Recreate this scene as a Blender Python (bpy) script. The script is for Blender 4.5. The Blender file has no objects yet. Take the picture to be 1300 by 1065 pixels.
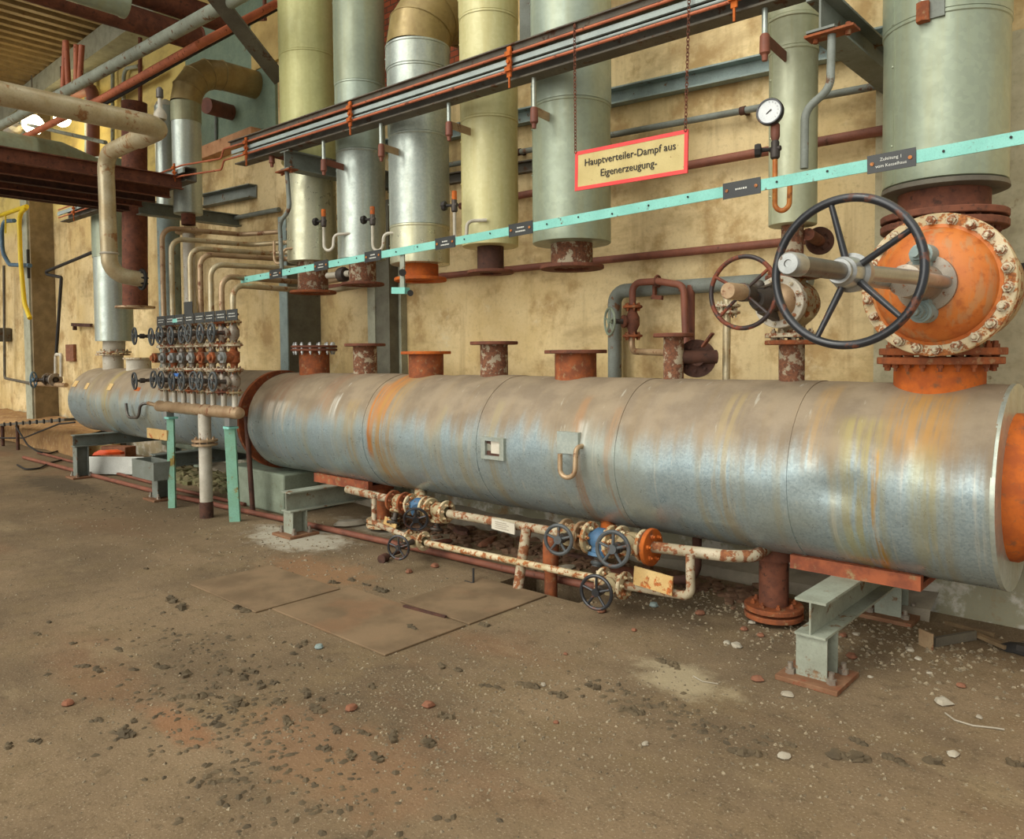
import bpy, bmesh, math, random
from mathutils import Vector, Matrix, noise as mnoise
random.seed(7)
V = Vector
PI = math.pi
COL = bpy.context.scene.collection
sc = bpy.context.scene

# ------------------------------------------------------------------ camera
F_PX, PPX, PPY, H_CAM = 974.0, 650.0, 487.5, 1.6
YAW, PITCH, ROLL = math.radians(42.28), math.radians(2.15), math.radians(0.43)
fw = V((-math.sin(YAW) * math.cos(PITCH), math.cos(YAW) * math.cos(PITCH), -math.sin(PITCH)))
rt0 = V((math.cos(YAW), math.sin(YAW), 0))
dn0 = fw.cross(rt0)
rt = rt0 * math.cos(ROLL) + dn0 * math.sin(ROLL)
dn = dn0 * math.cos(ROLL) - rt0 * math.sin(ROLL)
EYE = V((0, 0, H_CAM))
cam = bpy.data.cameras.new('camera')
camo = bpy.data.objects.new('camera', cam)
COL.objects.link(camo)
up = -dn
bk = -fw
camo.matrix_world = Matrix(((rt.x, up.x, bk.x, EYE.x), (rt.y, up.y, bk.y, EYE.y), (rt.z, up.z, bk.z, EYE.z), (0, 0, 0, 1)))
cam.sensor_fit = 'HORIZONTAL'
cam.sensor_width = 36.0
cam.lens = F_PX / 1300 * 36
cam.shift_y = -(532.5 - PPY) / 1300
cam.clip_start = 0.05
cam.clip_end = 200
sc.camera = camo


def ray(u, v):
    return rt * (u - PPX) + dn * (v - PPY) + fw * F_PX


def A(u, v, y):          # survey point of the photograph at wall distance y
    d = ray(u, v)
    return EYE + d * (y / d.y)


def AZ(u, v, z=0.0):     # ... at height z
    d = ray(u, v)
    return EYE + d * ((z - H_CAM) / d.z)


def AX(u, v, x):         # ... at distance x along the wall
    d = ray(u, v)
    return EYE + d * (x / d.x)


# ------------------------------------------------------------------ mesh building
def basis(ax):
    ax = V(ax).normalized()
    h = V((0, 0, 1)) if abs(ax.z) < 0.9 else V((1, 0, 0))
    s = ax.cross(h).normalized()
    t = s.cross(ax).normalized()
    return ax, s, t


def fillet(pts, rad, seg=6):
    pts = [V(p) for p in pts]
    out = [pts[0]]
    for i in range(1, len(pts) - 1):
        a, b, c = pts[i - 1], pts[i], pts[i + 1]
        d1, d2 = (a - b), (c - b)
        l1, l2 = d1.length, d2.length
        if l1 < 1e-6 or l2 < 1e-6:
            continue
        d1 /= l1
        d2 /= l2
        ang = d1.angle(d2)
        if ang > PI - 0.02:
            out.append(b)
            continue
        t = min(rad / math.tan(ang / 2), l1 * .49, l2 * .49)
        r = t * math.tan(ang / 2)
        ctr = b + (d1 + d2).normalized() * (r / math.sin(ang / 2))
        p0, p1 = b + d1 * t, b + d2 * t
        v0, v1 = p0 - ctr, p1 - ctr
        w = v0.angle(v1)
        for k in range(seg + 1):
            s = k / seg
            out.append(ctr + (v0 * math.sin((1 - s) * w) + v1 * math.sin(s * w)) / math.sin(w))
    out.append(pts[-1])
    return out


class MB:
    def __init__(s):
        s.v, s.f, s.n = [], [], []

    def add(s, vs, fs, nosmooth=False):
        b = len(s.v)
        s.v += [V(p) for p in vs]
        s.f += [tuple(i + b for i in f) for f in fs]
        return s

    def box(s, c, d, rot=None):
        c = V(c)
        hx, hy, hz = d[0] / 2, d[1] / 2, d[2] / 2
        vs = [V((x, y, z)) for x in (-hx, hx) for y in (-hy, hy) for z in (-hz, hz)]
        if rot is not None:
            vs = [rot @ p for p in vs]
        return s.add([c + p for p in vs], [(0, 1, 3, 2), (4, 6, 7, 5), (0, 4, 5, 1), (2, 3, 7, 6), (0, 2, 6, 4), (1, 5, 7, 3)])

    def bx(s, x0, x1, y0, y1, z0, z1):
        return s.box(((x0 + x1) / 2, (y0 + y1) / 2, (z0 + z1) / 2), (abs(x1 - x0), abs(y1 - y0), abs(z1 - z0)))

    def bar(s, p0, p1, w, h, upv=(0, 0, 1)):       # w along side, h along up
        p0, p1 = V(p0), V(p1)
        ax = (p1 - p0).normalized()
        sd = ax.cross(V(upv)).normalized()
        u = sd.cross(ax).normalized()
        sec = [sd * (-w / 2) - u * (h / 2), sd * (w / 2) - u * (h / 2), sd * (w / 2) + u * (h / 2), sd * (-w / 2) + u * (h / 2)]
        return s.extrude(p0, p1, sec)

    def extrude(s, p0, p1, sec):
        n = len(sec)
        vs = [p0 + q for q in sec] + [p1 + q for q in sec]
        fs = [(i, (i + 1) % n, n + (i + 1) % n, n + i) for i in range(n)]
        fs += [tuple(range(n - 1, -1, -1)), tuple(range(n, 2 * n))]
        return s.add(vs, fs)

    def ibeam(s, p0, p1, h, w, tf=.012, tw=.01, upv=(0, 0, 1)):
        p0, p1 = V(p0), V(p1)
        ax = (p1 - p0).normalized()
        sd = ax.cross(V(upv)).normalized()
        u = sd.cross(ax).normalized()
        a, b, c, d = w / 2, h / 2, tw / 2, h / 2 - tf
        co = [(-a, -b), (a, -b), (a, -d), (c, -d), (c, d), (a, d), (a, b), (-a, b), (-a, d), (-c, d), (-c, -d), (-a, -d)]
        return s.extrude(p0, p1, [sd * x + u * y for x, y in co])

    def channel(s, p0, p1, h, w, t=.01, upv=(0, 0, 1), flip=1):
        p0, p1 = V(p0), V(p1)
        ax = (p1 - p0).normalized()
        sd = ax.cross(V(upv)).normalized() * flip
        u = sd.cross(ax).normalized() * flip
        b = h / 2
        co = [(0, -b), (w, -b), (w, -b + t), (t, -b + t), (t, b - t), (w, b - t), (w, b), (0, b)]
        return s.extrude(p0, p1, [sd * x + u * y for x, y in co])

    def angle(s, p0, p1, a, t=.008, upv=(0, 0, 1)):
        p0, p1 = V(p0), V(p1)
        ax = (p1 - p0).normalized()
        sd = ax.cross(V(upv)).normalized()
        u = sd.cross(ax).normalized()
        co = [(0, 0), (a, 0), (a, t), (t, t), (t, a), (0, a)]
        return s.extrude(p0, p1, [sd * x + u * y for x, y in co])

    def lathe(s, o, ax, prof, n=32, cap=True):      # prof: (distance along axis, radius)
        o = V(o)
        ax, sd, t = basis(ax)
        vs, fs = [], []
        for (d, r) in prof:
            for k in range(n):
                a = 2 * PI * k / n
                vs.append(o + ax * d + (sd * math.cos(a) + t * math.sin(a)) * r)
        m = len(prof)
        for i in range(m - 1):
            for k in range(n):
                k2 = (k + 1) % n
                fs.append((i * n + k, i * n + k2, (i + 1) * n + k2, (i + 1) * n + k))
        if cap:
            if prof[0][1] > 1e-6:
                fs.append(tuple(range(n - 1, -1, -1)))
            if prof[-1][1] > 1e-6:
                fs.append(tuple((m - 1) * n + k for k in range(n)))
        return s.add(vs, fs)

    def cyl(s, p0, p1, r, n=24, r2=None, cap=True):
        p0, p1 = V(p0), V(p1)
        return s.lathe(p0, p1 - p0, [(0, r), ((p1 - p0).length, r if r2 is None else r2)], n, cap)

    def tube(s, pts, r, n=12, bend=0, seg=6):
        pts = [V(p) for p in pts]
        if bend:
            pts = fillet(pts, bend, seg)
        m = len(pts)
        tg = []
        for i in range(m):
            d = (pts[min(i + 1, m - 1)] - pts[i]).normalized() + (pts[i] - pts[max(i - 1, 0)]).normalized()
            tg.append(d.normalized())
        _, sd, _ = basis(tg[0])
        vs, fs = [], []
        for i in range(m):
            sd = (sd - tg[i] * sd.dot(tg[i])).normalized()
            t = tg[i].cross(sd)
            k_ = 1.0
            for k in range(n):
                a = 2 * PI * k / n
                vs.append(pts[i] + (sd * math.cos(a) + t * math.sin(a)) * r)
        for i in range(m - 1):
            for k in range(n):
                k2 = (k + 1) % n
                fs.append((i * n + k, i * n + k2, (i + 1) * n + k2, (i + 1) * n + k))
        fs.append(tuple(range(n - 1, -1, -1)))
        fs.append(tuple((m - 1) * n + k for k in range(n)))
        return s.add(vs, fs)

    def torus(s, c, ax, R, r, n=40, m=10):
        c = V(c)
        ax, sd, t = basis(ax)
        vs, fs = [], []
        for i in range(n):
            a = 2 * PI * i / n
            d = sd * math.cos(a) + t * math.sin(a)
            for k in range(m):
                b = 2 * PI * k / m
                vs.append(c + d * (R + r * math.cos(b)) + ax * (r * math.sin(b)))
        for i in range(n):
            for k in range(m):
                fs.append((i * m + k, ((i + 1) % n) * m + k, ((i + 1) % n) * m + (k + 1) % m, i * m + (k + 1) % m))
        return s.add(vs, fs)

    def ring(s, c, ax, R, rin, t, n=40):             # flat annulus, c = middle of first face
        c = V(c)
        return s.lathe(c, ax, [(0, rin), (0, R), (t, R), (t, rin), (0, rin)], n, cap=False)

    def flange(s, c, ax, R, rin, t, nb=0, br=.012, n=36, both=True):
        c = V(c)
        ax = V(ax).normalized()
        s.lathe(c, ax, [(0, rin), (0, R - .004), (.004, R), (t - .004, R), (t, R - .004), (t, rin), (0, rin)], n, cap=False)
        if nb:
            s.bolts(c, ax, (R + rin) / 2 * 1.02, nb, br, t, both)
        return s

    def bolts(s, c, ax, Rb, nb, br, t, both=True, ph=0.2):
        c = V(c)
        a_, sd, tt = basis(ax)
        for k in range(nb):
            a = 2 * PI * (k + ph) / nb
            p = c + (sd * math.cos(a) + tt * math.sin(a)) * Rb
            if both:
                s.cyl(p - a_ * br * 1.1, p + a_ * (t + br * 1.1), br, 6)
                s.cyl(p - a_ * br * 2.2, p + a_ * (t + br * 2.0), br * .55, 8)
            else:
                s.cyl(p + a_ * (t - .002), p + a_ * (t + br * 1.2), br, 6)
                s.cyl(p + a_ * (t - .002), p + a_ * (t + br * 2.2), br * .55, 8)
        return s

    def sphere(s, c, r, n=16, sx=(1, 1, 1)):
        c = V(c)
        prof = []
        m = n // 2
        vs = [c + V((0, 0, -r * sx[2]))]
        fs = []
        for i in range(1, m):
            th = PI * i / m
            for k in range(n):
                a = 2 * PI * k / n
                vs.append(c + V((math.sin(th) * math.cos(a) * r * sx[0], math.sin(th) * math.sin(a) * r * sx[1], -math.cos(th) * r * sx[2])))
        vs.append(c + V((0, 0, r * sx[2])))
        for k in range(n):
            fs.append((0, 1 + (k + 1) % n, 1 + k))
        for i in range(m - 2):
            for k in range(n):
                fs.append((1 + i * n + k, 1 + i * n + (k + 1) % n, 1 + (i + 1) * n + (k + 1) % n, 1 + (i + 1) * n + k))
        b = 1 + (m - 2) * n
        for k in range(n):
            fs.append((b + k, b + (k + 1) % n, len(vs) - 1))
        return s.add(vs, fs)

    def rock(s, c, r, seed, sx=(1, 1, .6), n=8, rough=.45):
        c = V(c)
        t = MB().sphere((0, 0, 0), 1, n)
        vs = []
        off = V((seed * 3.17, seed * 1.73, seed * .91))
        for p in t.v:
            k = 1 + rough * mnoise.noise(p * 1.3 + off) + rough * .5 * mnoise.noise(p * 3.1 + off)
            q = V((p.x * sx[0], p.y * sx[1], p.z * sx[2])) * (r * k)
            q.z = max(q.z, -.35 * r * sx[2])
            vs.append(q)
        a = seed * 2.4
        R = Matrix.Rotation(a, 3, 'Z')
        zmin = min(q.z for q in vs)
        return s.add([c + R @ (q - V((0, 0, zmin))) for q in vs], t.f)

    def copyto(s, o, M):
        return o.add([M @ p for p in s.v], s.f)


WL = {}
ANG = math.radians(38)


def make_mesh(name, mb, m, off, bevel=0):
    me = bpy.data.meshes.new(name)
    me.from_pydata([tuple(p - off) for p in mb.v], [], mb.f)
    bm = bmesh.new()
    bm.from_mesh(me)
    bmesh.ops.recalc_face_normals(bm, faces=bm.faces)
    bm.to_mesh(me)
    bm.free()
    me.polygons.foreach_set('use_smooth', [True] * len(me.polygons))
    me.set_sharp_from_angle(angle=ANG)
    if m:
        me.materials.append(m)
    return me


def props(o, label=None, cat=None, group=None, kind=None):
    if label: o['label'] = label
    if cat: o['category'] = cat
    if group: o['group'] = group
    if kind: o['kind'] = kind
    return o


def thing(name, label, cat, loc, group=None):
    o = bpy.data.objects.new(name, None)
    o.empty_display_size = .1
    COL.objects.link(o)
    o.location = V(loc)
    WL[o] = V(loc)
    return props(o, label, cat, group)


def addbevel(o, w):
    b = o.modifiers.new('bevel', 'BEVEL')
    b.width = w
    b.segments = 2
    b.limit_method = 'ANGLE'
    b.angle_limit = math.radians(50)


def part(name, mb, m, parent, label=None, bevel=0, kind=None):
    off = WL[parent]
    o = bpy.data.objects.new(name, make_mesh(name, mb, m, off))
    COL.objects.link(o)
    o.parent = parent
    WL[o] = off
    if label: o['label'] = label
    if kind: o['kind'] = kind
    if bevel: addbevel(o, bevel)
    return o


def solo(name, mb, m, label=None, cat=None, group=None, kind=None, bevel=0):
    xs = [p.x for p in mb.v]; ys = [p.y for p in mb.v]; zs = [p.z for p in mb.v]
    off = V(((min(xs) + max(xs)) / 2, (min(ys) + max(ys)) / 2, min(zs)))
    o = bpy.data.objects.new(name, make_mesh(name, mb, m, off))
    COL.objects.link(o)
    o.location = off
    WL[o] = off
    props(o, label, cat, group, kind)
    if bevel: addbevel(o, bevel)
    return o


def struct(name, mb, m, bevel=0):
    return solo(name, mb, m, kind='structure', bevel=bevel)


def text_mb(s, size, o, xdir, updir, align='LEFT', thick=.0015):
    cu = bpy.data.curves.new('lettering', 'FONT')
    cu.body = s
    cu.size = size
    cu.align_x = align
    cu.extrude = thick
    cu.resolution_u = 3
    ob = bpy.data.objects.new('lettering', cu)
    COL.objects.link(ob)
    bpy.context.view_layer.update()
    me = bpy.data.meshes.new_from_object(ob.evaluated_get(bpy.context.evaluated_depsgraph_get()))
    xd, ud = V(xdir).normalized(), V(updir).normalized()
    nd = xd.cross(ud)
    mb = MB()
    mb.add([V(o) + xd * v.co.x + ud * v.co.y + nd * v.co.z for v in me.vertices], [tuple(p.vertices) for p in me.polygons])
    bpy.data.objects.remove(ob)
    bpy.data.curves.remove(cu)
    bpy.data.meshes.remove(me)
    return mb


# ------------------------------------------------------------------ materials
def lin(c):
    def f(x):
        x /= 255.0
        return x / 12.92 if x <= .04045 else ((x + .055) / 1.055) ** 2.4
    return (f(c[0]), f(c[1]), f(c[2]), 1)


class NT:
    def __init__(s, name):
        s.m = bpy.data.materials.new(name)
        s.m.use_nodes = True
        s.t = s.m.node_tree
        s.b = s.t.nodes['Principled BSDF']
        s.pos = s.node('ShaderNodeNewGeometry').outputs['Position']

    def node(s, k, **kw):
        n = s.t.nodes.new(k)
        for a, b in kw.items():
            setattr(n, a, b)
        return n

    def link(s, a, b):
        s.t.links.new(a, b)

    def set(s, sock, v):
        if hasattr(v, 'is_linked') or isinstance(v, bpy.types.NodeSocket):
            s.link(v, sock)
        else:
            sock.default_value = v

    def math(s, op, a, b=0.0, c=None, clamp=False):
        n = s.node('ShaderNodeMath', operation=op, use_clamp=clamp)
        s.set(n.inputs[0], a)
        s.set(n.inputs[1], b)
        if c is not None: s.set(n.inputs[2], c)
        return n.outputs[0]

    def vmul(s, v, k):
        n = s.node('ShaderNodeVectorMath', operation='MULTIPLY')
        s.set(n.inputs[0], v)
        n.inputs[1].default_value = k
        return n.outputs[0]

    def noise(s, scale, detail=4, rough=.55, vec=None, dist=0):
        n = s.node('ShaderNodeTexNoise')
        s.link(vec if vec is not None else s.pos, n.inputs['Vector'])
        n.inputs['Scale'].default_value = scale
        n.inputs['Detail'].default_value = detail
        n.inputs['Roughness'].default_value = rough
        n.inputs['Distortion'].default_value = dist
        return n.outputs['Fac']

    def voro(s, scale, vec=None, out='Distance', feature='F1'):
        n = s.node('ShaderNodeTexVoronoi', feature=feature)
        s.link(vec if vec is not None else s.pos, n.inputs['Vector'])
        n.inputs['Scale'].default_value = scale
        return n.outputs[out]

    def rng(s, v, a, b, c=0.0, d=1.0):
        n = s.node('ShaderNodeMapRange', interpolation_type='SMOOTHSTEP')
        s.set(n.inputs['Value'], v)
        n.inputs['From Min'].default_value = a
        n.inputs['From Max'].default_value = b
        n.inputs['To Min'].default_value = c
        n.inputs['To Max'].default_value = d
        return n.outputs[0]

    def mix(s, f, a, b, mode='MIX'):
        n = s.node('ShaderNodeMix', data_type='RGBA', blend_type=mode)
        s.set(n.inputs[0], f)
        for i, q in ((6, a), (7, b)):
            s.set(n.inputs[i], lin(q) if isinstance(q, tuple) and len(q) == 3 else q)
        return n.outputs[2]

    def xyz(s, v=None):
        n = s.node('ShaderNodeSeparateXYZ')
        s.link(v if v is not None else s.pos, n.inputs[0])
        return n.outputs

    def bump(s, h, strength=.3, dist=.01):
        n = s.node('ShaderNodeBump')
        n.inputs['Strength'].default_value = strength
        n.inputs['Distance'].default_value = dist
        s.link(h, n.inputs['Height'])
        s.link(n.outputs[0], s.b.inputs['Normal'])

    def done(s, col, rough=.6, metal=0.0, spec=.5):
        s.set(s.b.inputs['Base Color'], lin(col) if isinstance(col, tuple) and len(col) == 3 else col)
        s.set(s.b.inputs['Roughness'], rough)
        s.set(s.b.inputs['Metallic'], metal)
        s.b.inputs['Specular IOR Level'].default_value = spec
        return s.m


def paint(name, c1, c2=None, rust=0.0, rc=(125, 62, 30), rc2=(80, 40, 24), sc_=9, rough=.55, metal=0.0, bump=.15, var=6, spec=.4):
    n = NT(name)
    c2 = c2 or tuple(int(x * .82) for x in c1)
    col = n.mix(n.rng(n.noise(var, 4), .3, .7), c1, c2)
    fine = n.noise(sc_ * 9, 3)
    col = n.mix(n.math('MULTIPLY', n.rng(fine, .45, .75), .25), col, tuple(int(x * .6) for x in c1))
    nz = n.noise(sc_, 6, .65)
    if rust > 0:
        th = .68 - .36 * rust
        f = n.rng(nz, th, th + .07)
        rr = n.mix(n.rng(n.noise(sc_ * 3.3, 4), .35, .65), rc, rc2)
        col = n.mix(f, col, rr)
        n.bump(nz, bump, .006)
        r = n.math('ADD', n.math('MULTIPLY', f, .3), rough, clamp=True)
        mt = n.math('MULTIPLY', n.math('SUBTRACT', 1.0, f), metal)
        return n.done(col, r, mt, spec)
    n.bump(n.noise(sc_ * 3, 5), bump * .6, .004)
    return n.done(col, rough, metal, spec)


def rustm(name, c1, c2, c3, scale=10, rough=.8, bump=.35):
    n = NT(name)
    a = n.noise(scale, 7, .65)
    col = n.mix(n.rng(a, .35, .62), c1, c2)
    col = n.mix(n.rng(n.noise(scale * 2.3, 5, .6), .55, .7), col, c3)
    n.bump(n.noise(scale * 5, 6, .7), bump, .005)
    return n.done(col, rough, 0.0, .25)


def galv(name, c1, c2, rough=.38, metal=.75, dirt=(150, 140, 95), damt=.5, sp=70, streak=True):
    n = NT(name)
    v = n.node('ShaderNodeTexVoronoi', feature='F1')
    n.link(n.pos, v.inputs['Vector'])
    v.inputs['Scale'].default_value = sp
    cx = n.xyz(v.outputs['Color'])
    col = n.mix(n.rng(cx[0], 0, 1, .1, .9), c1, c2)
    if streak:
        sv = n.vmul(n.pos, (7, 7, .5))
        col = n.mix(n.math('MULTIPLY', n.rng(n.noise(1.6, 5, .6, sv), .42, .72), damt), col, dirt)
    col = n.mix(n.math('MULTIPLY', n.rng(n.noise(2.2, 5), .5, .75), .35), col, tuple(int(x * .75) for x in c1))
    n.bump(n.noise(2.5, 2), .12, .03)
    return n.done(col, n.rng(n.noise(14, 4), .3, .7, rough - .06, rough + .12), metal, .5)


M = {}
M['galv'] = galv('galvanised_sheet', (186, 194, 184), (170, 180, 172), .34, .5, (160, 156, 120), .45)
M['galv_warm'] = galv('galvanised_sheet_yellowed', (198, 196, 168), (186, 186, 158), .32, .5, (160, 148, 88), .55)
M['galv_bright'] = galv('bright_sheet', (205, 205, 188), (180, 182, 168), .3, .7, (186, 168, 96), .45)
M['olive'] = galv('olive_painted_sheet', (196, 194, 134), (188, 186, 126), .42, .15, (170, 160, 96), .45, 40)
M['cream'] = galv('cream_painted_sheet', (206, 200, 150), (198, 192, 140), .42, .12, (184, 168, 100), .5, 40)
M['greygreen'] = galv('grey_green_sheet', (152, 162, 140), (144, 154, 134), .38, .25, (150, 146, 104), .4, 40)
M['palegreen'] = galv('pale_green_sheet', (188, 192, 162), (180, 184, 154), .38, .2, (172, 166, 116), .4, 40)
M['greygreen2'] = galv('grey_green_sheet_pale', (164, 176, 160), (156, 168, 152), .36, .3, (160, 160, 122), .35, 40)
M['rust'] = rustm('rust_orange', (160, 90, 52), (124, 72, 48), (150, 118, 86), 11)
M['rust_bright'] = rustm('rust_bright_orange', (198, 104, 40), (168, 86, 42), (134, 88, 60), 9)
M['rust_brown'] = rustm('rust_brown', (126, 78, 58), (102, 64, 50), (78, 54, 44), 10)
M['rust_dark'] = rustm('rust_dark', (94, 64, 52), (76, 54, 46), (60, 46, 40), 10)
M['saddle'] = rustm('saddle_rust', (164, 92, 60), (128, 72, 52), (150, 128, 92), 8)
M['plate_rust'] = rustm('base_plate_rust', (138, 104, 78), (122, 86, 62), (134, 78, 54), 9)
M['oxide'] = paint('red_oxide_primer', (138, 84, 64), (112, 68, 54), .15, (96, 62, 48), (78, 52, 42), sc_=12, rough=.6)
M['conduit_orange'] = paint('orange_primer', (196, 112, 76), (172, 96, 66), .25, (124, 68, 48), (90, 48, 34), 20, .55)
M['white_rust'] = paint('white_paint_rusting', (196, 184, 158), (162, 148, 120), .55, (150, 98, 62), (122, 74, 48), 18, .6)
M['cream_rust'] = paint('cream_paint_rusting', (214, 200, 166), (188, 168, 126), .5, (180, 112, 58), (132, 82, 50), 22, .55)
M['neck_rust'] = paint('white_primer_over_rust', (178, 166, 140), (148, 134, 112), .72, (130, 86, 62), (100, 68, 52), 17, .75, bump=.35)
M['dome'] = NT('dome_orange'); _n = M['dome']
_c = _n.mix(_n.rng(_n.noise(5, 6, .62), .35, .65), (184, 98, 44), (200, 116, 48))
_c = _n.mix(_n.math('MULTIPLY', _n.rng(_n.noise(3, 5, .6, _n.vmul(_n.pos, (6, 6, .9))), .5, .62), .55), _c, (166, 132, 92))
_c = _n.mix(_n.math('MULTIPLY', _n.rng(_n.noise(30, 4), .5, .7), .5), _c, (150, 70, 28))
_n.bump(_n.noise(40, 5), .15, .003)
M['dome'] = _n.done(_c, .5, 0.0, .4)
M['pale_rust'] = paint('pale_steel_rust_spots', (206, 196, 168), (180, 166, 138), .5, (160, 100, 62), (116, 74, 52), 34, .5, .2)
M['white_pipe'] = paint('white_pipe_paint', (206, 200, 184), (176, 168, 150), .18, (150, 92, 52), (110, 70, 44), 10, .5)
M['copper'] = paint('brown_pipe_paint', (186, 160, 126), (158, 128, 96), .32, (146, 98, 66), (110, 76, 54), 10, .42, .3)
M['valve_grey'] = paint('valve_grey', (170, 160, 144), (132, 122, 110), .36, (150, 92, 54), (100, 66, 44), 30, .45, .4)
M['valve_dark'] = paint('valve_dark', (86, 78, 70), (62, 56, 52), .25, (112, 66, 42), (74, 48, 36), 30, .55, .3)
M['valve_cream'] = paint('valve_cream', (172, 156, 118), (142, 126, 94), .5, (150, 84, 40), (106, 62, 36), 22, .6)
M['valve_blue'] = paint('valve_blue', (78, 118, 152), (66, 98, 128), .25, (130, 80, 50), (90, 60, 44), 24, .5)
M['wheel_black'] = paint('black_enamel', (44, 46, 50), (34, 36, 40), .3, (110, 62, 40), (76, 46, 34), 16, .28, 0, .1, spec=.6)
M['wheel_brown'] = paint('worn_enamel', (62, 52, 48), (50, 42, 42), .55, (128, 66, 42), (98, 52, 36), 9, .4)
M['wheel_grey'] = paint('grey_wheel', (86, 90, 90), (64, 68, 70), .25, (110, 74, 54), (80, 56, 44), 20, .5)
M['steel_bare'] = paint('bare_steel', (186, 188, 184), (150, 152, 150), .1, (130, 100, 74), (100, 76, 58), 20, .35, .7)
M['stem_dark'] = paint('oily_stem', (112, 106, 98), (84, 80, 76), .2, (110, 78, 54), (80, 60, 46), 20, .4, .5)
M['teal'] = paint('teal_paint', (140, 208, 194), (126, 194, 180), .14, (120, 90, 64), (90, 70, 54), 22, .5)
M['teal_post'] = paint('teal_post_paint', (136, 188, 166), (126, 174, 146), .3, (150, 130, 66), (120, 92, 50), 7, .55)
M['beam_grey'] = paint('beam_grey', (128, 134, 126), (112, 116, 106), .22, (120, 84, 56), (90, 66, 48), 9, .6)
M['beam_pale'] = paint('beam_pale', (158, 164, 148), (138, 142, 126), .28, (136, 108, 78), (104, 76, 54), 9, .6)
M['beam_dark'] = paint('beam_dark', (104, 98, 84), (86, 80, 70), .3, (96, 66, 46), (74, 54, 42), 8, .65)
M['beam_blue'] = paint('beam_blue_grey', (146, 162, 158), (124, 138, 134), .15, (120, 90, 62), (90, 70, 54), 9, .6)
M['strip_blue'] = paint('conduit_blue_grey', (170, 182, 176), (152, 164, 160), .08, sc_=14, rough=.5)
M['black'] = paint('dark_gunk', (46, 42, 38), (34, 32, 30), 0, rough=.7)
M['plate'] = paint('name_plate_black', (58, 60, 58), (50, 52, 52), 0, sc_=20, rough=.4)
M['ink_white'] = paint('engraved_white', (220, 220, 210), (210, 210, 200), 0, rough=.5)
M['ink_black'] = paint('sign_ink', (52, 46, 40), (44, 40, 36), 0, rough=.5)
M['sign_face'] = paint('sign_face_yellowed', (206, 188, 128), (192, 172, 112), .12, (150, 116, 66), (120, 92, 56), 40, .45)
M['sign_red'] = paint('sign_red', (236, 74, 70), (230, 66, 64), 0, rough=.45)
M['tag_white'] = paint('tag_white', (212, 206, 188), (196, 188, 170), .1, (150, 110, 70), (120, 90, 60), 30, .5)
M['tag_cream'] = paint('tag_cream', (216, 186, 128), (200, 164, 104), .3, (196, 110, 50), (150, 84, 44), 14, .5)
M['gauge_face'] = paint('gauge_face', (226, 228, 226), (206, 210, 210), 0, sc_=20, rough=.3)
M['copper_bright'] = rustm('copper_tube', (196, 128, 62), (170, 98, 46), (120, 70, 40), 14, .35)
M['brass_pipe'] = paint('yellowed_pipe', (196, 184, 152), (176, 156, 118), .28, (164, 124, 80), (140, 98, 62), 7, .36, .3, bump=.05)
M['duct_brown'] = galv('dusty_duct', (156, 136, 86), (144, 124, 78), .42, .3, (130, 104, 60), .5, 30)
M['duct_grey'] = galv('dusty_duct_grey', (150, 152, 120), (140, 142, 112), .45, .3, (128, 108, 68), .5, 30)
M['concrete_green'] = paint('painted_block', (150, 160, 140), (132, 142, 122), .15, (130, 104, 72), (100, 84, 62), 6, .8, bump=.4)
M['yellow'] = paint('yellow_rail', (226, 196, 34), (212, 180, 40), 0, rough=.45)
M['blue_tube'] = paint('blue_tube', (90, 120, 140), (70, 96, 118), 0, rough=.5)
M['pink_concrete'] = paint('red_concrete', (208, 158, 116), (188, 136, 96), .1, (150, 100, 70), (120, 80, 60), 6, .85, bump=.5)
M['panel_green'] = paint('green_panel', (134, 152, 128), (120, 140, 120), .12, (120, 110, 80), (100, 90, 70), 5, .6)
M['board_yellow'] = paint('yellow_board', (214, 186, 116), (196, 164, 98), 0, rough=.7)
M['mud'] = paint('mud_clod', (104, 90, 68), (78, 68, 52), 0, sc_=30, rough=.95, bump=.6)
M['brickbit'] = rustm('brick_fragment', (146, 98, 74), (126, 86, 66), (106, 78, 62), 20, .9)
M['whitestone'] = paint('pale_stone', (180, 172, 154), (156, 146, 128), 0, sc_=30, rough=.9)
M['greystone'] = paint('grey_stone', (150, 140, 122), (124, 114, 98), 0, sc_=30, rough=.95, bump=.5)
M['gravel'] = paint('gravel_grey', (160, 146, 120), (92, 80, 62), 0, sc_=30, rough=.95, var=40)
M['wood'] = paint('old_wood', (140, 116, 84), (112, 92, 66), 0, sc_=14, rough=.85)
M['plastic_white'] = paint('white_sheet', (206, 206, 196), (190, 190, 180), 0, rough=.5)
M['plastic_orange'] = paint('orange_plastic', (236, 92, 40), (220, 80, 34), 0, rough=.45)
M['rib_steel'] = paint('ceiling_sheet', (150, 126, 82), (128, 106, 68), .1, (120, 80, 50), (90, 66, 44), 4, .55, .2)
M['pillar'] = paint('pillar_concrete', (140, 122, 92), (118, 102, 76), .1, (104, 88, 64), (90, 76, 56), 4, .85, bump=.4)
M['pillar_edge'] = paint('pillar_edge', (172, 172, 150), (150, 150, 130), .1, (130, 120, 90), (110, 96, 70), 6, .75)
M['pillar_pale'] = paint('pillar_pale', (192, 184, 152), (172, 162, 130), .12, (140, 120, 88), (120, 100, 74), 4, .85, bump=.3)
M['dark_col'] = paint('dark_column', (112, 110, 94), (96, 92, 78), .12, (84, 74, 58), (70, 62, 50), 4, .8)
M['floor_plate'] = NT('floor_plate'); _n = M['floor_plate']
_c = _n.mix(_n.rng(_n.noise(3, 6), .35, .65), (136, 114, 88), (112, 94, 72))
_c = _n.mix(_n.math('MULTIPLY', _n.rng(_n.noise(2.2, 5), .52, .68), .5), _c, (142, 108, 80))
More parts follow.
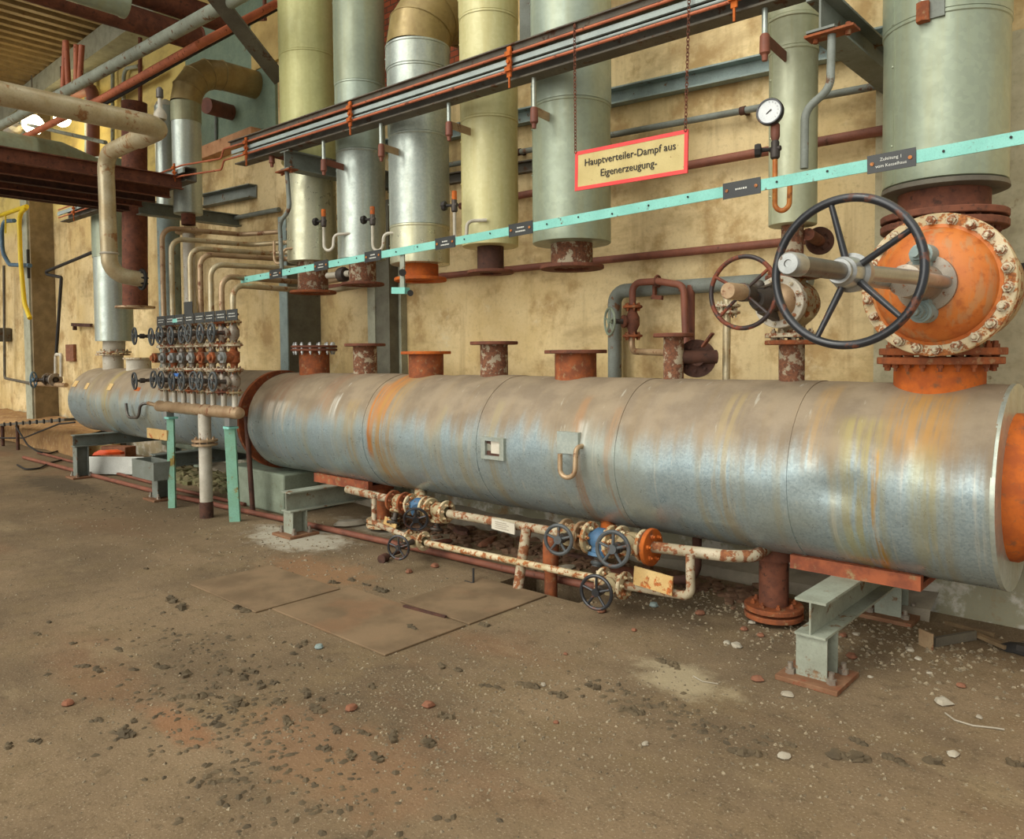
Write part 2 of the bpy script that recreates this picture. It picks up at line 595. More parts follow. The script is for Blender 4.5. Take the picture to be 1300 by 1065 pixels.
_n.bump(_n.noise(60, 5), .3, .004)
M['floor_plate'] = _n.done(_c, .85, 0, .2)


def emis(name, c, st):
    n = NT(name)
    n.b.inputs['Emission Color'].default_value = lin(c)
    n.b.inputs['Emission Strength'].default_value = st
    return n.done(c, .4)


M['lamp'] = emis('lamp_glow', (255, 238, 190), 22.0)
M['lamp_cool'] = emis('lamp_glow_cool', (236, 240, 255), 12.0)

# tank cladding: blue-grey sheet with settled dust on top, rust runs below the nozzles
def tank_mat(name, zc, rad, runs, seed):
    n = NT(name)
    X, Y, Z = n.xyz()
    h = n.math('DIVIDE', n.math('SUBTRACT', Z, zc), rad)
    v = n.node('ShaderNodeTexVoronoi', feature='F1')
    n.link(n.pos, v.inputs['Vector'])
    v.inputs['Scale'].default_value = 95
    cx = n.xyz(v.outputs['Color'])
    col = n.mix(cx[0], (164, 180, 182), (142, 158, 162))
    col = n.mix(n.math('MULTIPLY', n.rng(n.noise(1.1, 4), .45, .7), .6), col, (168, 170, 150))
    # runs of dirty water round the shell
    sv = n.vmul(n.pos, (9, .7, .7))
    st = n.noise(1.0, 5, .6, sv)
    col = n.mix(n.math('MULTIPLY', n.rng(st, .5, .68), .5), col, (164, 156, 122))
    sv2 = n.vmul(n.pos, (26, 1.2, 1.2))
    st2 = n.noise(1.0, 4, .6, sv2)
    col = n.mix(n.math('MULTIPLY', n.rng(st2, .6, .72), .45), col, (208, 206, 190))
    # settled dust
    e = n.math('ADD', h, n.math('MULTIPLY', n.math('SUBTRACT', st, .5), .9))
    dust = n.rng(e, .0, .5)
    dc = n.mix(n.rng(n.noise(5, 5), .35, .65), (152, 132, 104), (132, 112, 86))
    col = n.mix(n.math('MULTIPLY', dust, .9), col, dc)
    sc2 = n.noise(1.0, 3, .6, n.vmul(n.pos, (30, 5, 5)))
    col = n.mix(n.math('MULTIPLY', n.rng(sc2, .66, .72), .45), col, (196, 194, 180))
    wob = n.math('MULTIPLY', n.math('SUBTRACT', n.noise(2.2, 3), .5), .12)
    xx = n.math('ADD', X, wob)
    for (x0, w, hmin, hmax, c, amt) in runs:
        d = n.math('ABSOLUTE', n.math('SUBTRACT', xx, x0))
        f = n.rng(d, w * .3, w, 1, 0)
        f2 = n.rng(h, hmin, hmin + .35)
        f3 = n.rng(h, hmax - .1, hmax + .02, 1, 0)
        br = n.rng(n.noise(1.0, 4, .6, n.vmul(n.pos, (34, 2.2, 2.2))), .34, .58)
        f = n.math('MULTIPLY', n.math('MULTIPLY', f, f2), n.math('MULTIPLY', f3, n.math('MULTIPLY', br, amt)))
        col = n.mix(f, col, c)
    n.bump(n.math('ADD', n.noise(1.7, 3), n.math('MULTIPLY', n.noise(70, 3, .6), .035)), .3, .05)
    rg = n.math('ADD', n.rng(n.noise(12, 4), .3, .7, .26, .42), n.math('MULTIPLY', dust, .3))
    mt = n.math('MULTIPLY', n.math('SUBTRACT', 1.0, dust), .5)
    return n.done(col, rg, mt, .45)


M['tank'] = tank_mat('tank_cladding', .94, .5, [
    (-5.05, .12, .1, 1.2, (196, 112, 40), .95), (-5.17, .06, -.5, .9, (188, 118, 50), .9), (-5.06, .035, -1.2, .8, (180, 128, 56), .8), (-4.98, .22, -1.2, 1.2, (170, 138, 84), .6), (-5.45, .12, -.9, .6, (168, 142, 88), .45),
    (-1.2, .028, -1.2, .4, (206, 140, 44), .95), (-1.26, .16, -1.2, .7, (172, 158, 92), .6), (-.98, .10, -1.0, .5, (170, 160, 104), .45),
    (-1.98, .09, -1.2, .9, (170, 150, 102), .5), (-3.0, .06, -1.2, .8, (166, 124, 84), .6), (-2.74, .045, -1.2, .7, (170, 132, 94), .5),
    (-3.75, .05, -1.2, .7, (162, 148, 110), .5), (-4.3, .06, -1.0, .6, (160, 146, 108), .45), (-6.75, .3, .0, 1.2, (140, 104, 78), .5),
    (-5.9, .18, .2, 1.2, (156, 116, 86), .45), (-1.02, .22, .2, .95, (184, 136, 66), .75), (-1.5, .07, .0, 1.0, (176, 140, 84), .5),
    (-6.65, .28, -.1, .5, (204, 200, 184), .6), (-5.72, .07, .1, .65, (208, 206, 194), .75), (-2.95, .05, -.1, .5, (206, 204, 192), .5)], 1)
M['vessel'] = tank_mat('vessel_cladding', .985, .47, [
    (-11.0, .12, -1.2, 1.2, (172, 152, 92), .8), (-11.6, .08, -1.2, .9, (160, 146, 104), .5), (-9.6, .1, -1.2, .9, (160, 146, 104), .4)], 2)

# back wall: old lime plaster, ochre, with damp streaks and flaking
n = NT('old_plaster')
X, Y, Z = n.xyz()
a = n.noise(.9, 6, .6)
col = n.mix(n.rng(a, .35, .66), (228, 206, 158), (208, 182, 128))
col = n.mix(n.rng(n.noise(2.6, 6, .65), .47, .66), col, (182, 152, 104))
col = n.mix(n.math('MULTIPLY', n.rng(n.noise(1.3, 5, .6, n.vmul(n.pos, (5, 5, .45))), .5, .74), .55), col, (158, 132, 92))
col = n.mix(n.math('MULTIPLY', n.rng(n.noise(3.2, 7, .7), .6, .72), .6), col, (222, 208, 170))
col = n.mix(n.math('MULTIPLY', n.rng(n.noise(26, 5, .7), .52, .75), .28), col, (128, 104, 72))
col = n.mix(n.math('MULTIPLY', n.rng(n.noise(6, 6, .7), .66, .74), .5), col, (140, 92, 58))
# flaking grey dado near the floor
dz = n.rng(n.math('ADD', Z, n.math('MULTIPLY', n.math('SUBTRACT', n.noise(3, 5), .5), .35)), .38, .5, 1, 0)
dc = n.mix(n.rng(n.noise(5, 6, .65), .48, .6), (142, 142, 122), (196, 194, 184))
dc = n.mix(n.rng(n.noise(3.1, 5, .6), .58, .66), dc, (136, 112, 82))
col = n.mix(n.math('MULTIPLY', dz, .9), col, dc)
yel = n.math('MULTIPLY', n.rng(X, -9.6, -9.2, 1, 0), n.rng(Z, 4.1, 4.6))
col = n.mix(n.math('MULTIPLY', yel, .7), col, (226, 204, 116))
col = n.mix(n.math('MULTIPLY', n.rng(n.noise(1.1, 7, .68, n.vmul(n.pos, (.6, 1, 1.6))), .5, .66), .5), col, (150, 124, 84))
col = n.mix(n.math('MULTIPLY', n.rng(n.noise(45, 6, .75), .5, .7), .3), col, (176, 150, 108))
n.bump(n.noise(9, 8, .65), .3, .02)
M['wall'] = n.done(col, .9, 0, .2)

# floor: trodden screed with mud, rust bleeding and lime powder
n = NT('dirty_screed')
X, Y, Z = n.xyz()
col = n.mix(n.rng(n.noise(.8, 7, .62), .34, .66), (138, 118, 92), (108, 92, 72))
col = n.mix(n.rng(n.noise(2.6, 7, .65), .45, .7), col, (124, 106, 80))
col = n.mix(n.math('MULTIPLY', n.rng(n.noise(7, 8, .7), .52, .7), .55), col, (88, 76, 58))
col = n.mix(n.math('MULTIPLY', n.rng(n.noise(.55, 4, .5, n.vmul(n.pos, (1, 2.2, 1))), .56, .7), .4), col, (132, 96, 70))
col = n.mix(n.math('MULTIPLY', n.rng(n.noise(1.4, 5, .6, n.vmul(n.pos, (.7, 1.5, 1))), .58, .72), .6), col, (152, 134, 104))
col = n.mix(n.math('MULTIPLY', n.rng(n.noise(18, 8, .75), .54, .66), .5), col, (84, 72, 54))
sp = n.noise(95, 3, .6)
col = n.mix(n.math('MULTIPLY', n.rng(sp, .58, .7), .55), col, (188, 176, 150))
col = n.mix(n.math('MULTIPLY', n.rng(sp, .42, .3), .55), col, (70, 60, 46))


def spot(x0, y0, rx, ry, c, amt, lo, hi):
    global col
    dx = n.math('DIVIDE', n.math('SUBTRACT', X, x0), rx)
    dy = n.math('DIVIDE', n.math('SUBTRACT', Y, y0), ry)
    d = n.math('SQRT', n.math('ADD', n.math('MULTIPLY', dx, dx), n.math('MULTIPLY', dy, dy)))
    d = n.math('ADD', d, n.math('MULTIPLY', n.math('SUBTRACT', n.noise(6, 6, .65), .5), 1.6))
    col = n.mix(n.math('MULTIPLY', n.rng(d, lo, hi, 1, 0), amt), col, c)


spot(-5.95, 3.7, .75, .4, (188, 182, 164), .8, .5, 1.0)
spot(-5.6, 4.5, .9, .3, (176, 170, 152), .7, .5, 1.0)
spot(-1.9, 3.3, .35, .22, (196, 182, 148), .5, .4, 1.0)
spot(-10.8, 3.3, 1.5, .35, (84, 74, 60), .8, .4, 1.1)
spot(-4.9, 3.2, .7, .35, (150, 112, 80), .6, .4, 1.1)
spot(-2.6, 1.75, .7, .3, (150, 112, 82), .4, .4, 1.1)
spot(-3.3, 1.45, .35, .1, (152, 104, 72), .5, .4, 1.1)
spot(-8.2, 3.0, 2.2, .7, (112, 94, 72), .5, .4, 1.2)
n.bump(n.math('ADD', n.noise(8, 8, .7), n.math('MULTIPLY', sp, .25)), .55, .02)
M['floor'] = n.done(col, .92, 0, .15)

n = NT('brick_wall')
bt = n.node('ShaderNodeTexBrick')
mp = n.node('ShaderNodeCombineXYZ')
X, Y, Z = n.xyz()
n.link(X, mp.inputs[0]); n.link(Z, mp.inputs[1])
n.link(mp.outputs[0], bt.inputs['Vector'])
bt.inputs['Scale'].default_value = 4.2
bt.inputs['Color1'].default_value = lin((160, 82, 52)); bt.inputs['Color2'].default_value = lin((128, 66, 46)); bt.inputs['Mortar'].default_value = lin((84, 66, 50))
bt.inputs['Mortar Size'].default_value = .025
n.bump(bt.outputs['Fac'], -.4, .01)
M['brick'] = n.done(bt.outputs['Color'], .9, 0, .2)

# ------------------------------------------------------------------ setting
YW = 5.2
XA, XB = -24.0, 3.5
PX0, PX1, PY0, PY1 = -3.68, -2.98, 3.90, 4.30       # the open pipe pit
xs = [XA, PX0, PX1, XB]
ys = [-2.5, PY0, PY1, YW]
mb = MB()
for i in range(3):
    for j in range(3):
        if (i, j) != (1, 1):
            mb.add([(xs[i], ys[j], 0), (xs[i + 1], ys[j], 0), (xs[i + 1], ys[j + 1], 0), (xs[i], ys[j + 1], 0)], [(0, 1, 2, 3)])
d = -.55
mb.add([(PX0, PY0, 0), (PX1, PY0, 0), (PX1, PY1, 0), (PX0, PY1, 0), (PX0, PY0, d), (PX1, PY0, d), (PX1, PY1, d), (PX0, PY1, d)],
       [(0, 1, 5, 4), (1, 2, 6, 5), (2, 3, 7, 6), (3, 0, 4, 7), (4, 5, 6, 7)])
struct('floor', mb, M['floor'])
struct('wall_back', MB().bx(XA, XB, YW, YW + .3, -.05, 7.0), M['wall'])
struct('wall_left', MB().bx(XA - .3, XA, -2.5, YW + .3, -.05, 7.0), M['wall'])
mb = MB()
prof = []
x = XA
while x < -6.6:
    prof += [(x, 6.86), (x + .11, 6.86), (x + .14, 6.94), (x + .25, 6.94)]
    x += .28
vs, fs = [], []
for (px, pz) in prof:
    vs += [(px, .6, pz), (px, YW, pz), (px, .6, pz + .02), (px, YW, pz + .02)]
for i in range(len(prof) - 1):
    a, b = i * 4, i * 4 + 4
    fs += [(a, b, b + 1, a + 1), (a + 2, a + 3, b + 3, b + 2), (a, a + 2, b + 2, b)]
mb.add(vs, fs)
struct('ceiling', mb, M['rib_steel'])
struct('trim_1', MB().bx(XA, -7.6, 4.78, YW, 6.5, 6.86), M['pillar_edge'])          # ring beam under the roof
# pilaster with pale edge
struct('trim_2', MB().bx(-17.35, -16.9, 4.79, YW, 0, 6.5), M['pillar'])
struct('trim_3', MB().bx(-17.36, -16.98, 4.76, 4.79, 0, 6.5), M['pillar_edge'])
# steel columns let into the wall
mb = MB().bx(-7.92, -7.77, 4.77, YW, 0, 3.2)
struct('trim_4', mb, M['dark_col'])
struct('trim_5', MB().bx(-7.93, -7.765, 4.755, 4.77, 0, 3.2), M['beam_blue'])
struct('trim_6', MB().bx(-6.58, -6.24, 5.0, YW, 0, 3.2), M['dark_col'])
struct('trim_7', MB().bx(-6.585, -6.46, 4.985, 5.0, 0, 3.2).bx(-6.255, -6.2, 5.12, YW, 0, 3.2), M['pillar_edge'])
struct('trim_8', MB().bx(-11.02, -8.62, 5.165, YW, 4.45, 6.2), M['panel_green'])
struct('trim_9', MB().bx(-9.15, -8.45, 5.15, YW, 5.25, 5.85), M['board_yellow'])
struct('trim_10', MB().bx(-6.55, -4.85, 5.17, YW, 4.2, 6.8), M['brick'])
struct('trim_11', MB().bx(-4.55, -4.1, 5.14, YW, 4.22, 5.6), M['beam_grey'])
struct('trim_12', MB().bx(-1.58, -.74, 5.15, YW, .42, 3.4), M['pillar_pale'])
# concrete kerb along the wall foot and the raised ledge further along
mb = MB()
import itertools
N = 60
vs, fs = [], []
for i in range(N + 1):
    x = -12.2 + i * (11.0 / N)
    h = .07 + .05 * mnoise.noise(V((x * 1.7, 2, 0))) + .03 * mnoise.noise(V((x * 5, 7, 0)))
    f = 4.98 + .06 * mnoise.noise(V((x * 2.1, 9, 0)))
    vs += [(x, f, 0), (x, f + .03, h), (x, YW, h + .06)]
for i in range(N):
    a, b = i * 3, i * 3 + 3
    fs += [(a, b, b + 1, a + 1), (a + 1, b + 1, b + 2, a + 2)]
mb.add(vs, fs)
struct('baseboard_back', mb, M['greystone'])

ledge = MB()
vs, fs = [], []
N, K = 40, 6
for i in range(N + 1):
    x = -21 + i * (7.6 / N)
    for k, (yy, zz) in enumerate([(4.42, 0), (4.45, .3), (4.55, .4), (4.75, .42), (5.0, .44), (5.17, .46)]):
        q = V((x * 1.3, yy * 3, 0))
        vs.append((x, yy + .06 * mnoise.noise(q * 1.7) * (k < 5), max(0, zz + (.05 * mnoise.noise(q * 2.1) if k else 0))))
for i in range(N):
    for k in range(K - 1):
        a = i * K + k
        fs.append((a, a + K, a + K + 1, a + 1))
ledge.add(vs, fs)
solo('masonry_ledge', ledge, rustm('ledge_masonry', (166, 132, 88), (146, 112, 76), (178, 150, 112), 6, .95, .5),
     'low broken masonry ledge along the wall behind the end of the tank', 'ledge')

# steel cover sheets in the floor
sheets = [((-5.28, -4.38, 2.42, 3.05), 'rust-tinged steel floor sheet farthest from the open pit'),
          ((-4.36, -3.22, 2.52, 3.12), 'broad steel floor sheet with raised dark edge, second from the pit'),
          ((-3.86, -3.22, 3.15, 3.87), 'narrow steel floor sheet lying directly in front of the open pit')]
for (x0, x1, y0, y1), lb in sheets:
    solo('floor_sheet', MB().bx(x0, x1, y0, y1, 0, .012), M['floor_plate'], lb, 'floor plate', 'steel sheets set in the floor', bevel=.003)
solo('angle_edging', MB().bar(AZ(513, 769, .018), AZ(566, 783, .018), .022, .012), M['rust_dark'], 'thin rusty angle strip lying along the joint before the pit', 'strip')

# ------------------------------------------------------------------ main tank
TX0, TX1, TY, TZ, TR = -7.14, -.70, 4.4, .94, .5
tank = thing('distributor_tank', 'long horizontal steam distributor tank clad in dented grey sheet with rust runs', 'tank', (-3.9, TY, TZ - TR))
seams = [-7.14, -6.05, -5.25, -4.55, -3.9, -3.45, -2.7, -2.2, -1.62, -.70]
mb = MB()
n_ = 96
vs, fs = [], []
rings = []
for i in range(len(seams) - 1):
    a, b = seams[i], seams[i + 1]
    m = max(6, int((b - a) / .06))
    for k in range(m + 1):
        rings.append((a + (b - a) * k / m, TR + (.004 if i % 2 else 0)))
for (x, r) in rings:
    for k in range(n_):
        t = 2 * PI * k / n_
        p = V((x, math.cos(t), math.sin(t)))
        dsp = .008 * mnoise.noise(V((x * 1.6, p.y * 1.2, p.z * 1.2))) + .003 * mnoise.noise(V((x * 5, p.y * 4, p.z * 4)))
        # the dent low on the front near the big valve
        g = math.exp(-(((x + 1.36) / .15) ** 2 + ((t - 3.22) / .24) ** 2))
        dsp -= .034 * g
        g2 = math.exp(-(((x + 2.85) / .2) ** 2 + ((t - 3.6) / .3) ** 2))
        dsp -= .014 * g2
        rr = r + dsp
        vs.append((x, TY + p.y * rr, TZ + p.z * rr))
for i in range(len(rings) - 1):
    for k in range(n_):
        k2 = (k + 1) % n_
        fs.append((i * n_ + k, i * n_ + k2, (i + 1) * n_ + k2, (i + 1) * n_ + k))
mb.add(vs, fs)
part('cladding', mb, M['tank'], tank)
part('end_plate', MB().ring((TX1 - .006, TY, TZ), (1, 0, 0), TR + .004, .34, .02, 64), M['galv'], tank)
part('end_plate', MB().ring((TX0 - .006, TY, TZ), (1, 0, 0), TR + .002, .40, .012, 64), M['rust_dark'], tank)
hub = MB().lathe((TX1 - .1, TY, TZ), (1, 0, 0), [(0, .36), (.14, .36), (.17, .345), (.6, .345), (.6, 0)], 64)
part('end_shell', hub, M['rust_bright'], tank, 'bare orange rusted shell end')
ef = MB().flange((TX0 - .20, TY, TZ), (1, 0, 0), TR + .02, .3, .05, 0, n=64).cyl((TX0 - .16, TY, TZ), (TX0 + .1, TY, TZ), .42, 48)
part('end_flange', ef, M['rust'], tank, 'bright rusted joining flange')
# inspection opening
oc = A(628, 569, TY - TR * .985)
fr = MB()
for (a0, a1, b0, b1) in ((-.11, .11, .052, .078), (-.11, .11, -.078, -.052), (-.11, -.07, -.052, .052), (.07, .11, -.052, .052)):
    fr.bx(oc.x + a0, oc.x + a1, oc.y - .028, oc.y + .03, oc.z + b0, oc.z + b1)
ip = part('inspection_frame', fr, M['galv'], tank, 'folded sheet frame round a small rectangular opening')
part('opening_back', MB().bx(oc.x - .07, oc.x + .07, oc.y - .008, oc.y + .02, oc.z - .052, oc.z + .052), M['rust_dark'], ip)
part('type_plate', MB().bx(oc.x - .025, oc.x + .062, oc.y - .012, oc.y + .02, oc.z - .036, oc.z + .05), M['tag_white'], ip)
# siphon pipe stub
p = [A(711, 576, 3.82), A(711, 606, 3.82), A(730, 606, 3.83), A(731, 568, 3.84), A(741, 566, 3.92)]
sp_ = part('siphon_pipe', MB().tube(p, .016, 12, .06), M['copper'], tank, 'small rusty hook-shaped siphon pipe')
bp = A(722, 562, 3.9)
part('patch_sheet', MB().bx(bp.x - .085, bp.x + .085, 3.885, 3.93, bp.z - .07, bp.z + .07), M['galv'], tank)

# nozzles on top of the tank
NOZ = [(-6.70, .15, .23, 1.685, 'double'), (-5.86, .11, .19, 1.72, 's'), (-5.00, .15, .215, 1.64, 's'), (-4.19, .11, .19, 1.71, 's'),
       (-3.38, .15, .225, 1.635, 's'), (-2.58, .065, .13, 1.735, 's'), (-1.80, .072, .15, 1.675, 's'), (-1.03, .21, .29, 1.575, 's')]
NM = ['rust', 'neck_rust', 'rust', 'neck_rust', 'rust', 'neck_rust', 'neck_rust', 'rust_bright']
FM = ['rust_brown', 'rust_brown', 'rust_bright', 'rust_brown', 'rust_brown', 'rust_brown', 'rust', 'rust']
for (x, rn, rf, zf, kd), nm, fm in zip(NOZ, NM, FM):
    nk = part('nozzle', MB().cyl((x, TY, TZ + TR - .06), (x, TY, zf), rn, 40), M[nm], tank)
    fl = MB()
    if kd == 'double':
        fl.flange((x, TY, zf - .028), (0, 0, 1), rf, rn - .02, .024, 0, n=40)
        fl.flange((x, TY, zf + .004), (0, 0, 1), rf, .01, .024, 0, n=40)
        f = part('flange', fl, M[fm], nk)
        part('flange_bolts', MB().bolts((x, TY, zf - .028), (0, 0, 1), rf - .035, 14, .016, .056), M['steel_bare'], nk, 'bare steel bolts')
    elif rf < .28:
        fl.flange((x, TY, zf - .026), (0, 0, 1), rf, rn - .015, .026, 0, n=48)
        part('flange', fl, M[fm], nk)
    else:
        fl.flange((x, TY, zf - .036), (0, 0, 1), rf, rn - .02, .036, 20, .016, n=56)
        part('flange', fl, M[fm], nk)
# closed side branch with lever on the small nozzle
bc = A(888, 455, 4.62)
b = MB().cyl((bc.x, TY + .05, bc.z), (bc.x, 4.78, bc.z), .05, 20)
c2 = V((-2.58, TY, 1.58))
b = MB().tube([c2, c2 + V((.12, .12, 0)), c2 + V((.2, .2, 0))], .045, 16)
part('side_branch', b, M['rust_dark'], tank)
fc = A(884, 455, 4.55)
fb = MB().flange(fc, (.55, -.83, 0), .125, .04, .024, 8, .012)
fb.cyl(fc, fc + V((.55, -.83, 0)) * .07, .048, 20)
part('side_flange', fb, M['rust_dark'], tank, 'dark rusted side flange with lever')
part('lever', MB().bar(A(892, 440, 4.5), A(905, 423, 4.48), .028, .012), M['rust_brown'], tank)

# ------------------------------------------------------------------ farther vessel
VX0, VX1, VZ, VR = -12.42, -7.42, .985, .47
ves = thing('condensate_vessel', 'farther horizontal vessel in bluish grey sheet behind the valve manifold', 'tank', (-10, TY, VZ - VR))
mb = MB()
prof = [(0, .0), (0, VR - .05), (.012, VR - .015), (.04, VR)]
for s_ in (1.1, 1.9, 2.7, 3.4, 4.2):
    prof += [(s_, VR), (s_ + .005, VR + .004), (s_ + .02, VR + .004), (s_ + .03, VR)]
prof += [(VX1 - VX0 - .04, VR), (VX1 - VX0 - .01, VR - .02), (VX1 - VX0, VR - .06), (VX1 - VX0, 0)]
mb.lathe((VX0, TY, VZ), (1, 0, 0), prof, 72)
part('cladding', mb, M['vessel'], ves)
part('neck_shell', MB().cyl((VX1 - .05, TY, VZ), (TX0 - .19, TY, VZ), .36, 40), M['rust'], ves)
for (x, z1, rn, rf, lb) in ((-11.91, 1.66, .14, .23, 'paired'), (-11.0, 1.60, .16, .2, 'open')):
    nk = part('nozzle', MB().cyl((x, TY, VZ + VR - .07), (x, TY, z1), rn, 32), M['white_pipe'], ves)
    f = MB().flange((x, TY, z1 - .02), (0, 0, 1), rf, rn - .02, .026, 0, n=40)
    part('flange', f, M['pale_rust'], nk)
for (u, v, w) in ((96, 487, .16), (112, 490, .11), (141, 491, .14)):
    q = A(u, v, TY - .40)
    th = math.asin(min(.98, max(-.98, (q.z - VZ) / (VR + .004))))
    cy, cz = TY - math.cos(th) * (VR + .003), VZ + math.sin(th) * (VR + .003)
    rot = Matrix.Rotation(-th, 3, 'X')
    part('paper_tag', MB().box((q.x, cy, cz), (w, .004, .1), rot), M['tag_cream'], ves, 'faded paper tag')
q = A(174, 494, TY - .42)
th = math.asin(min(.98, (q.z - VZ) / VR))
part('rust_patch', MB().box((q.x, TY - math.cos(th) * VR, VZ + math.sin(th) * VR), (.16, .006, .05), Matrix.Rotation(-th, 3, 'X')), M['rust_bright'], ves, 'orange tag')
p = [A(160, 512, 3.86), A(162, 530, 3.86), A(176, 530, 3.86), A(178, 513, 3.86), A(188, 512, 3.92)]
part('siphon_pipe', MB().tube(p, .018, 10, .1), M['stem_dark'], ves)

# ------------------------------------------------------------------ trestles carrying the tank
def trestle(x, y0, y1, ztop, hb, label, saddle=None, plates=True, dark='beam_pale', wpost=.15):
    t = thing('tank_trestle', label, 'support', (x, (y0 + y1) / 2, 0), 'steel trestles under the tanks')
    part('cross_beam', MB().ibeam((x, y0, ztop - hb / 2), (x, y1, ztop - hb / 2), hb, .15, .012, .009), M[dark], t)
    for yy in (y0 + .02 + wpost / 2, y1 - .05):
        part('post', MB().ibeam((x, yy, .025), (x, yy, ztop - hb), .15, wpost, .01, .008, upv=(0, 1, 0)), M[dark], t)
        bpz = part('base_plate', MB().box((x, yy, .0125), (.30, .30, .025)), M['plate_rust'], t, bevel=.003)
        for bx_, by_ in ((.10, -.08), (-.10, -.08), (.10, .08), (-.10, .08)):
            part('anchor_bolt', MB().cyl((x + bx_, yy + by_, .025), (x + bx_, yy + by_, .05), .024, 6).cyl((x + bx_, yy + by_, .02), (x + bx_, yy + by_, .08), .013, 10), M['valve_grey'], t)
    if saddle:
        part('saddle', MB().bx(x - saddle[0], x + saddle[1], TY - .2, TY + .3, ztop, TZ - TR + .004).bx(x - saddle[0], x + saddle[1], TY - .25, TY - .2, ztop, TZ - TR + .045), M['saddle'], t, 'rusty saddle plate')
    return t


trestle(-1.40, 3.66, 5.0, .41, .18, 'grey steel trestle under the tank end below the big valve', (.30, .36))
trestle(-6.06, 3.66, 5.0, .40, .18, 'grey steel trestle beside the painted block, standing in white powder', (.3, .55))
trestle(-8.75, 3.62, 5.0, .52, .16, 'grey trestle half hidden behind the teal manifold legs', None, dark='beam_grey')
trestle(-11.2, 3.60, 5.0, .58, .16, 'tall dark grey trestle under the far end of the second vessel', None, dark='beam_grey')
bxm = MB()
q0, q1 = A(182, 586, 3.55), A(218, 605, 3.55)
bo = thing('sheet_box', 'open grey sheet metal box hung on the trestle behind the manifold', 'box', (-8.9, 3.5, .36))
qc = A(193, 594, 3.5)
x0, x1, zb_ = qc.x - .28, qc.x + .28, qc.z - .09
w = MB().bx(x0, x1, 3.40, 3.415, zb_, zb_ + .18).bx(x0, x1, 3.60, 3.615, zb_, zb_ + .18).bx(x0, x0 + .015, 3.415, 3.6, zb_, zb_ + .18).bx(x1 - .015, x1, 3.415, 3.6, zb_, zb_ + .18).bx(x0, x1, 3.4, 3.615, zb_ - .015, zb_)
part('box_walls', w, M['beam_grey'], bo)
solo('notice_strip', MB().box(A(200, 551, 3.57) + V((0, 0, 0)), (.5, .02, .11)), M['tag_cream'], 'long faded notice strip above the second trestle beam', 'sign')
solo('plinth_block', MB().bx(-8.05, -6.88, 4.13, 4.75, 0, .415), M['concrete_green'], 'grey green painted concrete block under the joint of the two tanks', 'block', bevel=.02)
# ------------------------------------------------------------------ hanging insulated pipes
def ipipe(name, label, x, segs, neck, flange, mats, extra=None):
    """segs: (z0, z1, r0, r1, material) sheet sections bottom to top"""
    t = thing(name, label, 'pipe', (x, TY, flange[0] if flange else segs[0][0]), 'insulated pipes hanging above the tank')
    for (z0, z1, r0, r1, m) in segs:
        L = z1 - z0
        mb = MB().lathe((x, TY, z0), (0, 0, 1), [(0, .02), (0, r0 - .006), (.004, r0), (L - .02, r1), (L - .015, r1 + .005), (L, r1 + .005), (L, .02)], 56)
        seg = part('cladding_section', mb, M[m], t)
        # lengthwise lap joint with rivets, on the side towards the room
        a = math.radians(230)
        dx, dy = math.cos(a), math.sin(a)
        lap = MB().bar((x + dx * (r0 + .001), TY + dy * (r0 + .001), z0 + .01), (x + dx * (r1 + .001), TY + dy * (r1 + .001), z1 - .02), .004, .02, upv=(-dy, dx, 0))
        k = int(L / .28)
        for j in range(max(1, k)):
            zz = z0 + (j + .5) * L / max(1, k)
            lap.sphere((x + dx * (r0 + .004), TY + dy * (r0 + .004), zz), .007, 6)
        part('lap_seam', lap, M[m], seg)
    if neck:
        z0, z1, r, m = neck
        part('neck', MB().cyl((x, TY, z0), (x, TY, z1 + .05), r, 36), M[m], t)
    if flange:
        z, R, rin, th, m = flange
        part('flange', MB().flange((x, TY, z), (0, 0, 1), R, rin, th, 0, n=48), M[m], t)
    return t


def zz(u, v, r=.25):       # height of a seam whose near rim is seen at (u, v)
    q = A(u, v, TY)
    hd = math.hypot(q.x, q.y)
    return H_CAM + (q.z - H_CAM) * (hd - r) / hd


ipipe('insulated_pipe', 'fat olive insulated pipe with bright sheet sleeve beside the trap manifold', -6.70,
      [(2.545, zz(398, 222) + .15, .243, .243, 'galv_warm'), (zz(395, 222) + .15, zz(386, 66), .285, .29, 'olive'), (zz(386, 66), 6.8, .293, .293, 'olive')],
      (2.25, 2.55, .15, 'neck_rust'), (2.235, .23, .13, .026, 'rust'), None)
ipipe('insulated_pipe', 'plain grey insulated pipe, second along from the trap manifold', -5.88,
      [(2.50, zz(458, 186), .22, .222, 'galv'), (zz(458, 186), zz(458, 98), .226, .228, 'greygreen2'), (zz(458, 98), 6.8, .232, .232, 'greygreen')],
      (2.27, 2.51, .125, 'neck_rust'), (2.262, .2, .105, .024, 'rust_brown'), None)
# pipe with the segmented elbow
t3 = ipipe('insulated_pipe', 'spangled grey pipe with brown segmented elbow turning into the wall', -5.06,
           [(2.385, zz(531, 283), .255, .255, 'galv_warm'), (zz(531, 283), zz(531, 165), .258, .258, 'galv'), (zz(531, 165), zz(531, 78), .262, .262, 'galv'), (zz(531, 78), zz(531, 47), .272, .272, 'galv')],
           (2.26, 2.40, .155, 'rust_bright'), (2.245, .225, .13, .028, 'rust_bright'), None)


